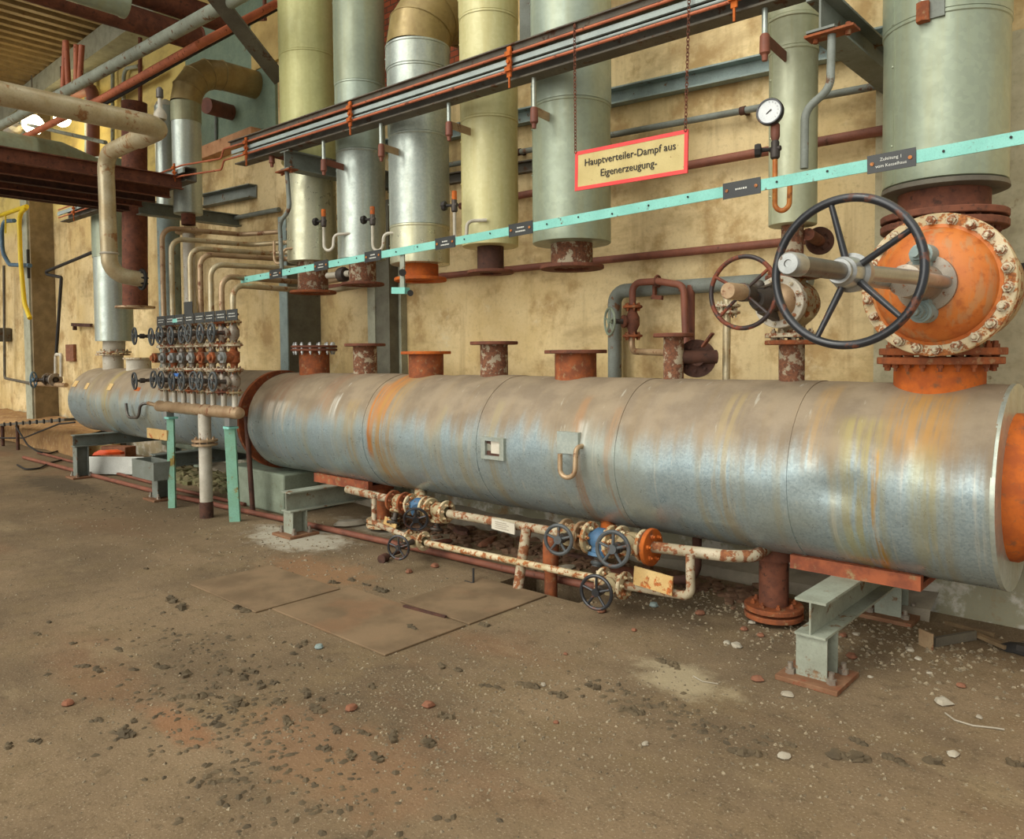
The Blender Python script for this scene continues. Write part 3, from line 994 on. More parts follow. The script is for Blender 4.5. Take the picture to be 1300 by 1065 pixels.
def elbow(parent, x, y, z, r, R, mat, nseg=5, flip=1):
    pts = []
    for k in range(nseg + 1):
        a = (PI / 2) * k / nseg
        pts.append(V((x, y + R * (1 - math.cos(a)), z + R * math.sin(a))))
    pts.append(V((x, YW - .004, z + R)))
    n = 40
    for k in range(nseg + 1):
        a, b = pts[k], pts[k + 1]
        # mitred section: rings cut on bisector planes
        def ringat(i):
            p = pts[i]
            d0 = (pts[i] - pts[i - 1]).normalized() if i > 0 else V((0, 0, 1))
            d1 = (pts[i + 1] - pts[i]).normalized() if i < len(pts) - 1 else V((0, 1, 0))
            nn = (d0 + d1).normalized()
            ax = d1 if i < len(pts) - 1 else d0
            sx = V((1, 0, 0))
            ty = nn.cross(sx).normalized()
            kk = 1 / max(.3, nn.dot(ax))
            return [p + sx * (r * math.cos(2 * PI * q / n)) + ty * (r * kk * math.sin(2 * PI * q / n)) for q in range(n)]
        ra, rb = ringat(k), ringat(k + 1)
        fs = [(q, (q + 1) % n, n + (q + 1) % n, n + q) for q in range(n)]
        mb = MB().add(ra + rb, fs)
        e = part('elbow_segment', mb, M[mat], parent)
    for k in range(1, nseg + 1):
        d = (pts[k + 1] - pts[k - 1]).normalized()
        part('elbow_bead', MB().torus(pts[k], d, r + .004, .007, 40, 6), M[mat], parent)


elbow(t3, -5.06, TY, zz(531, 47) - .01, .270, .46, 'duct_brown', 4)
ipipe('insulated_pipe', 'cream yellow insulated pipe between the elbowed pipe and the grey sign pipe', -4.22,
      [(2.455, zz(622, 142), .222, .222, 'cream'), (zz(622, 142), zz(621, 8), .225, .228, 'cream'), (zz(621, 8), 6.8, .232, .232, 'cream')],
      (2.26, 2.46, .105, 'rust_dark'), (2.245, .185, .09, .024, 'rust_brown'), None)
t5 = ipipe('insulated_pipe', 'widest grey green insulated pipe, behind the hanging red-edged sign', -3.41,
           [(2.395, zz(728, 122), .28, .278, 'greygreen'), (zz(728, 122), 6.8, .285, .287, 'greygreen2')],
           (2.235, 2.41, .15, 'neck_rust'), (2.215, .23, .13, .026, 'rust_brown'), None)
ipipe('insulated_pipe', 'slender pale insulated pipe behind the round pressure gauge', -1.80,
      [(2.335, zz(1010, 55, .13), .133, .133, 'palegreen'), (zz(1010, 55, .13), zz(1012, 14, .13), .136, .145, 'palegreen'), (zz(1012, 14, .13), 5.0, .146, .146, 'palegreen')],
      (2.07, 2.35, .062, 'neck_rust'), (2.055, .135, .05, .024, 'rust'), None)
t7 = ipipe('insulated_pipe', 'broad dented grey green insulated pipe directly above the big orange valve', -1.02,
           [(2.44, zz(1200, 14), .283, .283, 'greygreen'), (zz(1200, 14), 4.6, .288, .29, 'greygreen')],
           (2.26, 2.46, .21, 'rust_brown'), None, None)
part('drip_skirt', MB().lathe((-1.02, TY, 2.405), (0, 0, 1), [(0, .06), (0, .275), (.006, .29), (.03, .285), (.03, .06)], 48), M['beam_dark'], t7)
q = A(1172, 20, TY - .30)
mb = MB().cyl(q + V((0, 0, -.02)), q + V((0, 0, .5)), .022, 14)
hb = part('bracket_rod', mb, M['galv'], t7)
part('rod_nut', MB().cyl(q + V((0, 0, -.03)), q + V((0, 0, .06)), .032, 6), M['rust'], hb)
part('rod_bracket', MB().box(q + V((.05, .03, .04)), (.08, .05, .12)), M['beam_grey'], t7)

# other pipes at the far end
tf = thing('insulated_pipe', 'galvanised vertical pipe standing on the second vessel at its far end', 'pipe', (-11.83, TY, 1.68), 'pipes above the second vessel')
part('cladding_section', MB().lathe((-11.83, TY, 1.85), (0, 0, 1), [(0, .02), (0, .255), (1.2, .255), (1.2, .02)], 48), M['galv'], tf)
part('cladding_section', MB().lathe((-11.83, TY, 3.05), (0, 0, 1), [(0, .02), (0, .265), (1.4, .265), (1.4, .02)], 48), M['greygreen'], tf)
part('neck', MB().cyl((-11.87, TY, 1.70), (-11.85, TY, 1.87), .15, 32), M['white_pipe'], tf)
part('flange', MB().flange((-11.87, TY, 1.675), (0, 0, 1), .23, .12, .028, 12, .015), M['pale_rust'], tf)
rp = thing('rusty_standpipe', 'thick dark rust-red bare pipe ending in an open flange above the vessel', 'pipe', (-10.75, 4.3, 2.2), 'pipes above the second vessel')
part('barrel', MB().cyl((-10.82, 4.3, 2.30), (-10.68, 4.3, 5.0), .158, 32), M['rust_brown'], rp)
part('flange', MB().flange((-10.82, 4.3, 2.275), (0, 0, 1), .25, .13, .028), M['copper'], rp)
tg = thing('insulated_pipe', 'grey sheet-clad vertical pipe behind the swan-neck elbow pipe', 'pipe', (-11.15, 4.9, 1.2), 'pipes above the second vessel')
part('cladding_section', MB().lathe((-11.1, 4.9, 3.62), (0, 0, 1), [(0, .02), (0, .15), (1.55, .15), (1.55, .02)], 36), M['galv'], tg)
part('cladding_section', MB().lathe((-11.1, 4.9, 1.3), (0, 0, 1), [(0, .02), (0, .152), (2.3, .152), (2.3, .02)], 36), M['beam_blue'], tg)
part('cap', MB().lathe((-11.1, 4.9, 5.17), (0, 0, 1), [(0, .15), (.06, .12), (.1, .05), (.12, 0)], 30), M['white_pipe'], tg)
# swan neck elbow pipe
ex, ey = -9.08, 4.25
te = thing('swan_neck_pipe', 'big insulated pipe bending over in brown segments into the green wall panel', 'pipe', (ex, ey, 2.9), None)
zb = A(238, 272, ey).z
zm = A(239, 155, ey).z
zt = A(239, 130, ey).z
part('cladding_section', MB().lathe((ex, ey, zb), (0, 0, 1), [(0, .02), (0, .163), (zm - zb, .166), (zm - zb, .02)], 44), M['galv'], te)
part('cladding_section', MB().lathe((ex, ey, zm), (0, 0, 1), [(0, .02), (0, .172), (zt - zm, .172), (zt - zm, .02)], 44), M['duct_grey'], te)
elbow(te, ex, ey, zt, .172, .45, 'duct_brown', 4)
part('neck', MB().cyl((ex, ey, zb - .13), (ex, ey, zb + .02), .08, 28), M['rust_brown'], te)
part('flange', MB().flange((ex, ey, zb - .20), (0, 0, 1), .15, .05, .02, 8, .012).flange((ex, ey, zb - .235), (0, 0, 1), .15, .05, .02), M['copper'], te)
part('drop_pipe', MB().cyl((ex, ey, 1.95), (ex, ey, zb - .2), .07, 24), M['white_pipe'], te)
part('bottom_flange', MB().flange((ex, ey, 1.935), (0, 0, 1), .13, .05, .02), M['rust_brown'], te)

# yellowed steam pipe: along, round and down
z1 = 4.0
YP = 3.0
c0, c1 = A(205, 158, YP), A(134, 199, YP)
zr = (c0.z + c1.z) / 2
zq = A(139, 350, YP).z
path = [(c0.x, .7, zr), (c0.x, YP, zr), (c1.x, YP, zr), (c1.x + .03, YP, zq + .02), (c1.x + .05, YP + .30, zq - .02)]
ts = thing('steam_pipe', 'yellowed insulated pipe running overhead, doubling back and dropping to a flange', 'pipe', (c1.x, YP, 2.2), None)
part('run', MB().tube(path[:2] + [(c0.x - .5, YP, zr)], .092, 24, .13, 8), M['brass_pipe'], ts)
part('drop', MB().tube([(c1.x + .8, YP, zr), path[2], path[3], path[4]], .078, 24, .17, 8), M['brass_pipe'], ts)
part('collar', MB().torus((c1.x + .025, YP, zq + .22), (0, 0, 1), .078, .012, 28, 8), M['white_pipe'], ts)
part('end_flange', MB().flange((c1.x + .05, YP + .29, zq - .02), (0, 1, 0), .11, .04, .025, 8, .012), M['black'], ts)
vt = thing('vent_valve', 'small white vent valve on top of the yellowed pipe corner', 'valve', (c0.x - .02, YP, zr + .09), None)
part('body', MB().lathe((c0.x - .02, YP, zr + .075), (0, 0, 1), [(0, .05), (.04, .055), (.07, .04), (.1, .02), (.19, .018), (.19, 0)], 20), M['white_pipe'], vt)
part('cap', MB().lathe((c0.x - .02, YP, zr + .255), (0, 0, 1), [(0, .015), (.01, .03), (.08, .03), (.1, .015), (.1, 0)], 14), M['stem_dark'], vt)

# duct on the steel platform
pf = AZ(210, 228, 3.55)
pfar = AZ(150, 262, 3.5)
xn, xf = pf.x + .02, pfar.x
pl = thing('steel_platform', 'dark rusty steel platform overhead at the far end carrying the duct', 'platform', ((xn + xf) / 2, 2.4, 3.45), None)
part('deck', MB().bx(xf, xn, .6, 3.9, 3.52, 3.55), M['rust_dark'], pl)
part('edge_beam', MB().channel((xn, .6, 3.53), (xn, 3.9, 3.53), .14, .06, .01), M['rust_brown'], pl)
part('edge_beam', MB().channel((xf, .6, 3.50), (xf, 3.9, 3.50), .14, .06, .01), M['rust_dark'], pl)
for k in range(4):
    xx = xf + (xn - xf) * (k + .6) / 4.4
    part('joist', MB().ibeam((xx, .6, 3.47), (xx, 3.9, 3.47), .11, .07, .01, .008), M['rust_brown'] if k % 2 else M['rust_dark'], pl)
dx = (xn + xf) / 2 - .15
dr = (AX(40, 174, dx).z - 3.56) / 2
zc_ = 3.56 + dr
dk = thing('insulated_duct', 'dusty grey insulated duct with tapered end lying on the steel platform', 'duct', (dx, 2, 3.56), None)
dm = MB().lathe((dx, .8, zc_), (0, 1, 0), [(0, 0), (0, dr), (1.9, dr), (1.91, dr + .006), (1.95, dr + .006), (1.96, dr), (2.2, dr), (2.75, dr * .3), (2.75, 0)], 40)
part('cladding', dm, M['duct_grey'], dk)
# ------------------------------------------------------------------ rack with pipes over the tank
RA, RB = A(305, 198, 3.95), A(1046, -36, 3.95)
RD = (RB - RA).normalized()
rk = thing('pipe_rack', 'long dark steel rack beam carrying a pale conduit across all the hanging pipes', 'rack', (RA + RB) / 2 + V((0, 0, -.1)), None)
off = V((0, -.0, 0))
part('rack_beam', MB().channel(RA + V((0, .06, -.02)), RB + V((0, .06, -.02)), .15, .12, .012, flip=1), M['beam_dark'], rk)
part('tray_lip', MB().bar(RA + V((0, -.03, .112)), RB + V((0, -.03, .112)), .20, .008).bar(RA + V((0, -.1, .095)), RB + V((0, -.1, .095)), .008, .04), M['beam_dark'], rk)
part('conduit', MB().bar(RA + V((0, -.085, .018)), RB + V((0, -.085, .018)), .02, .034), M['strip_blue'], rk)
part('thin_conduit', MB().tube([RA + V((0, -.085, -.022)), RB + V((0, -.085, -.022))], .009, 8), M['strip_blue'], rk)
LA, LB = A(82, 274, 3.95), A(243, 219, 3.95)
rk2 = thing('pipe_rack', 'short far section of dark rack beam ending over the second vessel', 'rack', (LA + LB) / 2 + V((0, 0, -.1)), None)
part('rack_beam', MB().channel(LA + V((0, .06, -.02)), LB + V((0, .06, -.02)), .15, .12, .012), M['beam_dark'], rk2)
part('conduit', MB().bar(LA + V((0, -.085, .015)), LB + V((0, -.085, .015)), .02, .05), M['strip_blue'], rk2)
# two orange rods along the whole rack
for zo, lb, jog in ((.058, 'upper of two thin orange pipes clipped along the rack', .05), (-.055, 'lower of two thin orange pipes clipped along the rack', -.02)):
    p = [LA + V((.1, -.11, zo)), LB + V((0, -.11, zo)), A(281, 206, 3.84) + V((0, 0, zo - .02)), A(284, 203, 3.84) + V((0, 0, zo + .05)), RA + V((.25, -.11, zo)), RB + V((0, -.11, zo))]
    solo('orange_pipe', MB().tube(p, .0095, 10, .05, 3), M['conduit_orange'], lb, 'pipe', 'thin orange pipes on the rack')
for (u, v) in ((94, 272), (222, 229), (313, 195), (445, 156), (647, 97), (932, 17)):
    c = A(u, v, 3.83)
    c = RA + RD * ((c - RA).dot(RD)) + V((0, -.125, 0)) if u > 300 else LA + (LB - LA).normalized() * ((c - LA).dot((LB - LA).normalized())) + V((0, -.125, 0))
    par = rk if u > 300 else rk2
    cm = MB().box(c, (.035, .012, .2)).box(c + V((0, -.012, .05)), (.05, .02, .03)).box(c + V((0, -.012, -.05)), (.05, .02, .03)).cyl(c + V((0, -.02, .0)), c + V((0, .02, 0)), .014, 6).box(c + V((0, .0, -.13)), (.012, .01, .08))
    part('pipe_clamp', cm, M['rust_bright'], par)

# cantilever beams from wall
BM = [(A(1041, 16, 3.9), .17, 'grey cantilever beam poking out beside the slender gauge pipe', 'beam_grey'),
      (A(361, 203, 3.9), .17, 'grey cantilever beam crossing above the bright sleeve of the fat olive pipe', 'beam_grey'),
      (A(176, 264, 3.9), .15, 'grey cantilever beam over the second vessel beside the rusty standpipe', 'beam_grey')]
for c, h_, lb, m_ in BM:
    solo('cantilever_beam', MB().ibeam(c, V((c.x, YW - .002, c.z)), h_, .14, .012, .01), M[m_], lb, 'beam', 'cantilever beams carrying the rack')

# hangers from the rack to every pipe
HG = [(345, 196, -6.70, .285, 'rack hanger by the blue-grey column beside the fat olive pipe'), (411, 205, -5.88, .222, 'rack hanger with orange arm reaching the plain grey pipe'),
      (484, 186, -5.06, .258, 'rack hanger with brown arm reaching the elbowed pipe'), (570, 158, -4.22, .222, 'rack hanger with brown arm reaching the cream yellow pipe'),
      (678, 140, -3.41, .28, 'rack hanger with brown arm reaching the wide sign pipe'), (971, 48, -1.80, .133, 'rack hanger with long red sleeve beside the gauge pipe')]
for (u, v, x, r, lb) in HG:
    c = A(u, v, 3.95)
    t = thing('pipe_hanger', lb, 'hanger', c + V((0, 0, -.12)), 'hangers between rack and pipes')
    ztop = RA.z + (c.x - RA.x) * RD.z / RD.x - .09
    part('rod', MB().cyl(c + V((0, 0, -.07)), V((c.x, c.y, ztop)), .016, 12), M['galv'], t)
    part('sleeve', MB().lathe(c + V((0, 0, -.12)), (0, 0, 1), [(0, .0), (0, .014), (.03, .017), (.04, .028), (.13, .026), (.14, .018), (.14, 0)], 12), M['oxide'], t)
    d = V((x, TY, c.z)) - c
    d.z = 0
    dist = d.length - r + .004
    d.normalize()
    part('arm', MB().bar(c + V((0, 0, .0)), c + d * dist + V((0, 0, -.005)), .012, .055), M['oxide'] if u in (411, 345, 971) else M['copper'], t)

# drop rods holding the teal rail
for pts, lb in (([A(1056, 42, 3.95), A(1054, 112, 3.9), A(1022, 140, 3.88), A(1021, 214, 3.87)], 'bent grey drop rod from beam to teal rail beside the gauge'),
                ([A(364, 217, 3.95), A(368, 266, 3.9), A(355, 282, 3.88), A(358, 345, 3.87)], 'bent grey drop rod to the far end of the teal rail')):
    t = thing('drop_rod', lb, 'rod', pts[-1], 'drop rods holding the teal rail')
    part('rod', MB().tube(pts, .02, 12, .1), M['beam_grey'], t)
    part('clamp_plate', MB().box(pts[0] + V((0, 0, -.002)), (.24, .1, .012)).cyl(pts[0] + V((-.08, 0, -.03)), pts[0] + V((-.08, 0, .03)), .014, 6).cyl(pts[0] + V((.08, 0, -.03)), pts[0] + V((.08, 0, .03)), .014, 6), M['rust'], t)

# teal rail with name plates
TA, TB = A(306, 356, 3.85), A(1330, 168.5, 3.85)
TD = (TB - TA).normalized()
UP = V((0, 0, 1))
rl = thing('label_rail', 'long teal flat rail with black name plates strung before the hanging pipes', 'rail', (TA + TB) / 2, None)
part('bar', MB().bar(TA, TB, .008, .058), M['teal'], rl)
rvm = MB()
for k in range(26):
    q = TA + (TB - TA) * ((k + .5) / 26) + V((0, -.006, .01 * math.sin(k * 2.1)))
    rvm.cyl(q, q + V((0, -.003, 0)), .006, 8)
part('holes', rvm, M['black'], rl)
PL = [(350, 12), (408, 17), (474, 19), (566, 23), (662, 28), (942, 44), (1131, 55)]
for (u, w_) in PL:
    s0 = (A(u, 300, 3.85).x - TA.x) / TD.x
    c = TA + TD * s0 + V((0, -.008, 0))
    hw, hh = .105, .042
    pm = MB().bar(c - TD * hw, c + TD * hw, .006, 2 * hh)
    pp_ = part('name_plate', pm, M['plate'], rl)
    for sg_ in (-1, 1):
        part('rivet', MB().cyl(c + TD * .082 * sg_, c + TD * .082 * sg_ + V((0, -.008, 0)), .009, 8), M['copper_bright'], pp_)
    fo = V((0, -.004, 0))
    nup = TD.cross(V((0, -1, 0))).normalized()
    nup = nup if nup.z > 0 else -nup
    if u == 1131:
        tm = text_mb('Zuleitung 1', .021, c + fo + nup * .008, TD, nup, 'CENTER', .0008)
        t2_ = text_mb('vom Kesselhaus', .021, c + fo - nup * .022, TD, nup, 'CENTER', .0008)
        tm.add(t2_.v, t2_.f)
    else:
        tm = MB()
        rows = ((0, .6),) if u in (942,) else ((.01, .5), (-.014, .75))
        for (dy_, ln) in rows:
            xx = -.055 * ln
            rr = random.Random(u)
            while xx < .055 * ln:
                l_ = rr.uniform(.004, .009)
                tm.bar(c + fo + TD * xx + nup * dy_, c + fo + TD * (xx + l_) + nup * dy_, .0012, .009)
                xx += l_ + .004
    part('lettering', tm, M['ink_white'], pp_)
# fixing bracket of the rail on the wall side
q = A(509, 350, 4.2)
bk_ = thing('rail_bracket', 'teal bracket arm fixing the rail between the grey and elbowed pipes', 'bracket', q + V((0, 0, -.15)), None)
part('upright', MB().bar(A(511, 318, 3.87), A(511, 372, 3.87), .05, .012, upv=(0, 1, 0)), M['beam_pale'], bk_)
part('foot', MB().bar(A(500, 369, 3.86), A(517, 369, 3.86), .05, .05), M['teal'], bk_)
part('knob', MB().cyl(A(511, 346, 3.86), A(511, 346, 3.81), .028, 14).cyl(A(521, 372, 3.9), A(521, 372, 3.86), .024, 12), M['black'], bk_)

# ------------------------------------------------------------------ sign on chains
S = [A(730, 193, 3.83), A(873.5, 164.5, 3.83), A(873.5, 219, 3.83), A(731, 243, 3.83)]
sc_ = (S[0] + S[1] + S[2] + S[3]) / 4
sx = ((S[1] + S[2]) - (S[0] + S[3])).normalized()
sz = V((0, -1, 0)).cross(sx).normalized()
sz = sz if sz.z > 0 else -sz
W, Hh = ((S[1] - S[0]).length + (S[2] - S[3]).length) / 2, ((S[0] - S[3]).length + (S[1] - S[2]).length) / 2
sg = thing('hanging_sign', 'cream sign with red border reading Hauptverteiler-Dampf aus Eigenerzeugung, hung on chains', 'sign', sc_ - sz * Hh / 2, None)
part('board', MB().bar(sc_ - sx * (W / 2 - .002), sc_ + sx * (W / 2 - .002), .006, Hh - .004, upv=sz), M['sign_face'], sg)
bw = .022
br_ = MB()
br_.bar(sc_ - sx * W / 2 + sz * (Hh / 2 - bw / 2), sc_ + sx * W / 2 + sz * (Hh / 2 - bw / 2), .010, bw, upv=sz)
br_.bar(sc_ - sx * W / 2 - sz * (Hh / 2 - bw / 2), sc_ + sx * W / 2 - sz * (Hh / 2 - bw / 2), .010, bw, upv=sz)
br_.bar(sc_ - sx * (W / 2 - bw / 2) - sz * (Hh / 2 - bw), sc_ - sx * (W / 2 - bw / 2) + sz * (Hh / 2 - bw), .010, bw, upv=sx)
br_.bar(sc_ + sx * (W / 2 - bw / 2) - sz * (Hh / 2 - bw), sc_ + sx * (W / 2 - bw / 2) + sz * (Hh / 2 - bw), .010, bw, upv=sx)
part('border', br_, M['sign_red'], sg, 'red painted border')
fo = V((0, -.006, 0))
tm = text_mb('Hauptverteiler-Dampf aus', .0605, sc_ + fo + sz * .022, sx, sz, 'CENTER')
t2_ = text_mb('Eigenerzeugung-', .0605, sc_ + fo - sz * .055 , sx, sz, 'CENTER')
tm.add(t2_.v, t2_.f)
part('lettering', tm, M['ink_black'], sg, 'black lettering in two rows')
for (ut, vt_, ub, vb, lb) in ((728, 60, 731, 193, 'rusty chain holding the sign over the wide grey pipe'), (876, 12, 871, 166, 'rusty chain holding the sign end nearer the gauge')):
    b_ = (S[0] + sx * .01) if ub < 800 else (S[1] - sx * .012)
    b_ = b_ + V((0, -.008, -.008))
    tz = RA.z + (b_.x - RA.x) * RD.z / RD.x + .10
    tp = V((b_.x + (-.01 if ub < 800 else .02), 3.83, tz))
    L = (tp - b_).length
    n_l = int(L / .02)
    d = (tp - b_).normalized()
    cm = MB()
    for k in range(n_l):
        c = b_ + d * (k + .5) * (L / n_l)
        ax = V((1, 0, 0)) if k % 2 else V((0, 1, 0))
        tt = MB().torus((0, 0, 0), ax, .009, .0024, 8, 5)
        cm.add([c + V((p.x, p.y, p.z * 1.5)) for p in tt.v], tt.f)
    cm.tube([tp + V((0, .0, -.02)), tp + V((0, 0, .01)), tp + V((0, .06, .012))], .004, 6)
    solo('chain', cm, M['rust_brown'], lb, 'chain', 'chains holding the sign')
# ------------------------------------------------------------------ the big gate valve
bv = thing('gate_valve', 'huge rusty gate valve with orange dome and black five-spoked handwheel', 'valve', (-1.02, TY, 1.58), None)
vx = -1.02
FC = V((-.965, 4.02, 1.915))             # front face centre of cover flange
AXV = V((-.05, -1, -.012)).normalized()
bd = MB()
bd.lathe((vx, TY, 1.60), (0, 0, 1), [(0, .2), (.12, .2), (.2, .25), (.4, .25), (.52, .2), (.62, .2)], 44)
bd.lathe(FC - AXV * .06, -AXV, [(0, .27), (.1, .27), (.2, .30), (.36, .28), (.5, .2), (.56, .08), (.56, 0)], 44)
part('body', bd, M['valve_cream'], bv)
for (z, lb) in ((1.585, 'f'), (2.215, 'g')):
    m1 = 'rust' if z < 2 else 'rust_brown'
    f = part('pipe_flange', MB().flange((vx, TY, z), (0, 0, 1), .29, .18, .036, 20, .017, n=56), M[m1], bv)
part('neck_flange', MB().flange((vx, TY, 2.265), (0, 0, 1), .29, .18, .034, 0, n=56), M['rust_brown'], bv)
cf = part('cover_flange', MB().flange(FC - AXV * .06, AXV, .335, .26, .06, 0, n=72), M['cream_rust'], bv, 'cream painted bolted ring, rust stained')
_, s1, s2 = basis(AXV)
for k in range(22):
    a = 2 * PI * (k + .35) / 22
    p = FC + (s1 * math.cos(a) + s2 * math.sin(a)) * .302
    b = MB().lathe(p - AXV * .002, AXV, [(0, .026), (.006, .026), (.006, .0)], 16)
    b.cyl(p + AXV * .004, p + AXV * .026, .022, 6).lathe(p + AXV * .024, AXV, [(0, .013), (.014, .013), (.018, .009), (.018, 0)], 12)
    part('bolt', b, M['pale_rust'], cf)
part('dome', MB().lathe(FC - AXV * .01, AXV, [(0, .285), (.014, .283), (.02, .268), (.05, .255), (.085, .222), (.11, .17), (.125, .10), (.13, .0)], 64), M['dome'], bv, 'bright orange rusted dome')
# yoke and stem
yk = MB()
yk.lathe(FC + AXV * .10, AXV, [(0, .13), (.03, .13), (.05, .085), (.2, .075), (.3, .07), (.32, .0)], 32)
part('bonnet', yk, M['valve_grey'], bv)
b2 = MB()
for sgn in (-1, 1):
    o = FC + AXV * .12 + s2 * (.13 * sgn) if False else FC + AXV * .12 + V((0, 0, .13 * sgn))
    b2.lathe(o - AXV * .02, AXV, [(0, .05), (.1, .05), (.105, .04), (.12, .04)], 20)
    b2.cyl(o + AXV * .1, o + AXV * .135, .034, 6).cyl(o + AXV * .1, o + AXV * .17, .02, 10)
    b2.bar(o + AXV * .03, o + AXV * .03 - V((0, 0, .12 * sgn)), .07, .09, upv=AXV)
part('gland', b2, M['beam_blue'], bv)
y2 = MB()
for sgn in (-1, 1):
    y2.tube([FC + AXV * .12 + V((.085 * sgn, 0, 0)), FC + AXV * .55 + V((.085 * sgn, 0, 0)), FC + AXV * .95 + V((.035 * sgn, 0, 0))], .03, 14, .15)
part('yoke', y2, M['steel_bare'], bv)
WC = FC + AXV * 1.04
hw = part('handwheel', MB().torus(WC, AXV, .274, .0165, 80, 14), M['wheel_black'], bv, 'glossy black wheel rim with worn patches')
part('hub', MB().lathe(WC - AXV * .10, AXV, [(0, .05), (0, .07), (.05, .075), (.06, .06), (.13, .055), (.14, .045), (.16, .045), (.16, 0)], 28), M['steel_bare'], hw)
hx = V((1, 0, 0)); hx = (hx - AXV * hx.dot(AXV)).normalized(); hz = V((0, 0, 1)); hz = (hz - AXV * hz.dot(AXV)).normalized()
for k in range(5):
    a = math.radians(102 + 72 * k)
    d = hx * math.cos(a) + hz * math.sin(a)
    part('spoke', MB().lathe(WC + d * .045 - AXV * .03, (d * .232 + AXV * .03), [(0, .014), (.235, .0105)], 14), M['wheel_black'], hw)
part('stem', MB().cyl(WC, WC + AXV * .40, .034, 24), M['stem_dark'], bv)
part('stem_tip', MB().lathe(WC + AXV * .395, AXV, [(0, .034), (.0, .04), (.07, .04), (.08, .034), (.08, .014), (.074, .012), (.074, 0)], 28), M['steel_bare'], bv)

# second gate valve on the slender pipe
v2 = thing('gate_valve', 'smaller gate valve with worn brown handwheel on the slender gauge pipe', 'valve', (-1.8, TY, 1.68), None)
C2 = V((-1.8, TY, 1.89))
AX2 = V((-.06, -1, 0)).normalized()
bd = MB().lathe((-1.8, TY, 1.70), (0, 0, 1), [(0, .075), (.06, .075), (.1, .12), (.26, .12), (.3, .075), (.36, .075)], 32)
bd.lathe(C2 + AX2 * .12, -AX2, [(0, .125), (.1, .13), (.2, .13), (.3, .09), (.32, 0)], 32)
part('body', bd, M['valve_cream'], v2)
part('pipe_flange', MB().flange((-1.8, TY, 1.69), (0, 0, 1), .15, .06, .026, 10, .013), M['pale_rust'], v2)
part('pipe_flange', MB().flange((-1.8, TY, 2.028), (0, 0, 1), .15, .06, .024, 0), M['rust_brown'], v2)
FC2 = C2 + AX2 * .17
cf2 = part('cover_flange', MB().flange(FC2 - AX2 * .05, AX2, .148, .1, .05, 0, n=48), M['white_pipe'], v2, 'pale bolted ring')
_, s1, s2 = basis(AX2)
for k in range(12):
    a = 2 * PI * (k + .3) / 12
    p = FC2 + (s1 * math.cos(a) + s2 * math.sin(a)) * .124
    part('bolt', MB().cyl(p - AX2 * .002, p + AX2 * .010, .012, 6).cyl(p, p + AX2 * .016, .007, 8), M['pale_rust'], cf2)
part('dome', MB().lathe(FC2 - AX2 * .01, AX2, [(0, .108), (.02, .102), (.045, .085), (.06, .05), (.064, 0)], 40), M['copper'], v2)
part('yoke', MB().lathe(FC2 + AX2 * .05, AX2, [(0, .06), (.06, .055), (.1, .075), (.16, .06), (.2, .045), (.2, 0)], 24)
     .bar(FC2 + AX2 * .02 + hz * .09, FC2 + AX2 * .2 + hz * .05, .04, .04).bar(FC2 + AX2 * .02 - hz * .09, FC2 + AX2 * .2 - hz * .05, .04, .04)
     .sphere(FC2 + AX2 * .12 + hz * .09 + hx * -.05, .03, 10), M['valve_dark'], v2)
W2 = C2 + AX2 * .53
W2 = V((-1.845, 3.86, 1.925))
hw = part('handwheel', MB().torus(W2, AX2, .19, .0125, 64, 12), M['wheel_brown'], v2, 'black enamel wheel worn to brown')
part('hub', MB().lathe(W2 - AX2 * .08, AX2, [(0, .03), (0, .045), (.09, .05), (.1, .035), (.1, 0)], 20), M['valve_dark'], hw)
for a in (38, 150, 222, 320):
    a = math.radians(a)
    d = hx * math.cos(a) + hz * math.sin(a)
    part('spoke', MB().cyl(W2 + d * .03, W2 + d * .188, .009, 12), M['wheel_brown'], hw)
part('stem_cover', MB().lathe(W2, AX2, [(0, .044), (.15, .044), (.156, .040), (.156, 0)], 28), M['copper'], v2, 'brown stem tube')
part('stem_link', MB().cyl(FC2 + AX2 * .2, W2, .03, 18), M['valve_dark'], v2)
# side flange behind it
sf = A(1040, 306, 4.75)
q = V((-1.8, TY, 2.12))
s_ = thing('branch_flange', 'dark rusted blind flange on a stub behind the big handwheel', 'flange', sf, None)
part('stub', MB().cyl(V((-1.72, TY + .03, sf.z)), sf, .035, 16), M['rust_brown'], s_)
part('flange', MB().flange(sf, (.62, -.78, 0), .085, .01, .02, 6, .01), M['rust_dark'], s_)

# ------------------------------------------------------------------ small generic valve
def wheel(parent, c, ax, R, r, m, nsp=4, sub=False):
    mb = MB().torus(c, ax, R, r, 32, 8)
    a_, p_, q_ = basis(ax)
    for k in range(nsp):
        a = 2 * PI * (k + .25) / nsp
        d = p_ * math.cos(a) + q_ * math.sin(a)
        mb.cyl(V(c) + d * r, V(c) + d * R, r * .75, 8)
    mb.lathe(V(c) - a_ * r * 1.5, a_, [(0, r * 2.2), (r * 3, r * 2.2), (r * 3, 0)], 12)
    return part('handwheel', mb, m, parent)


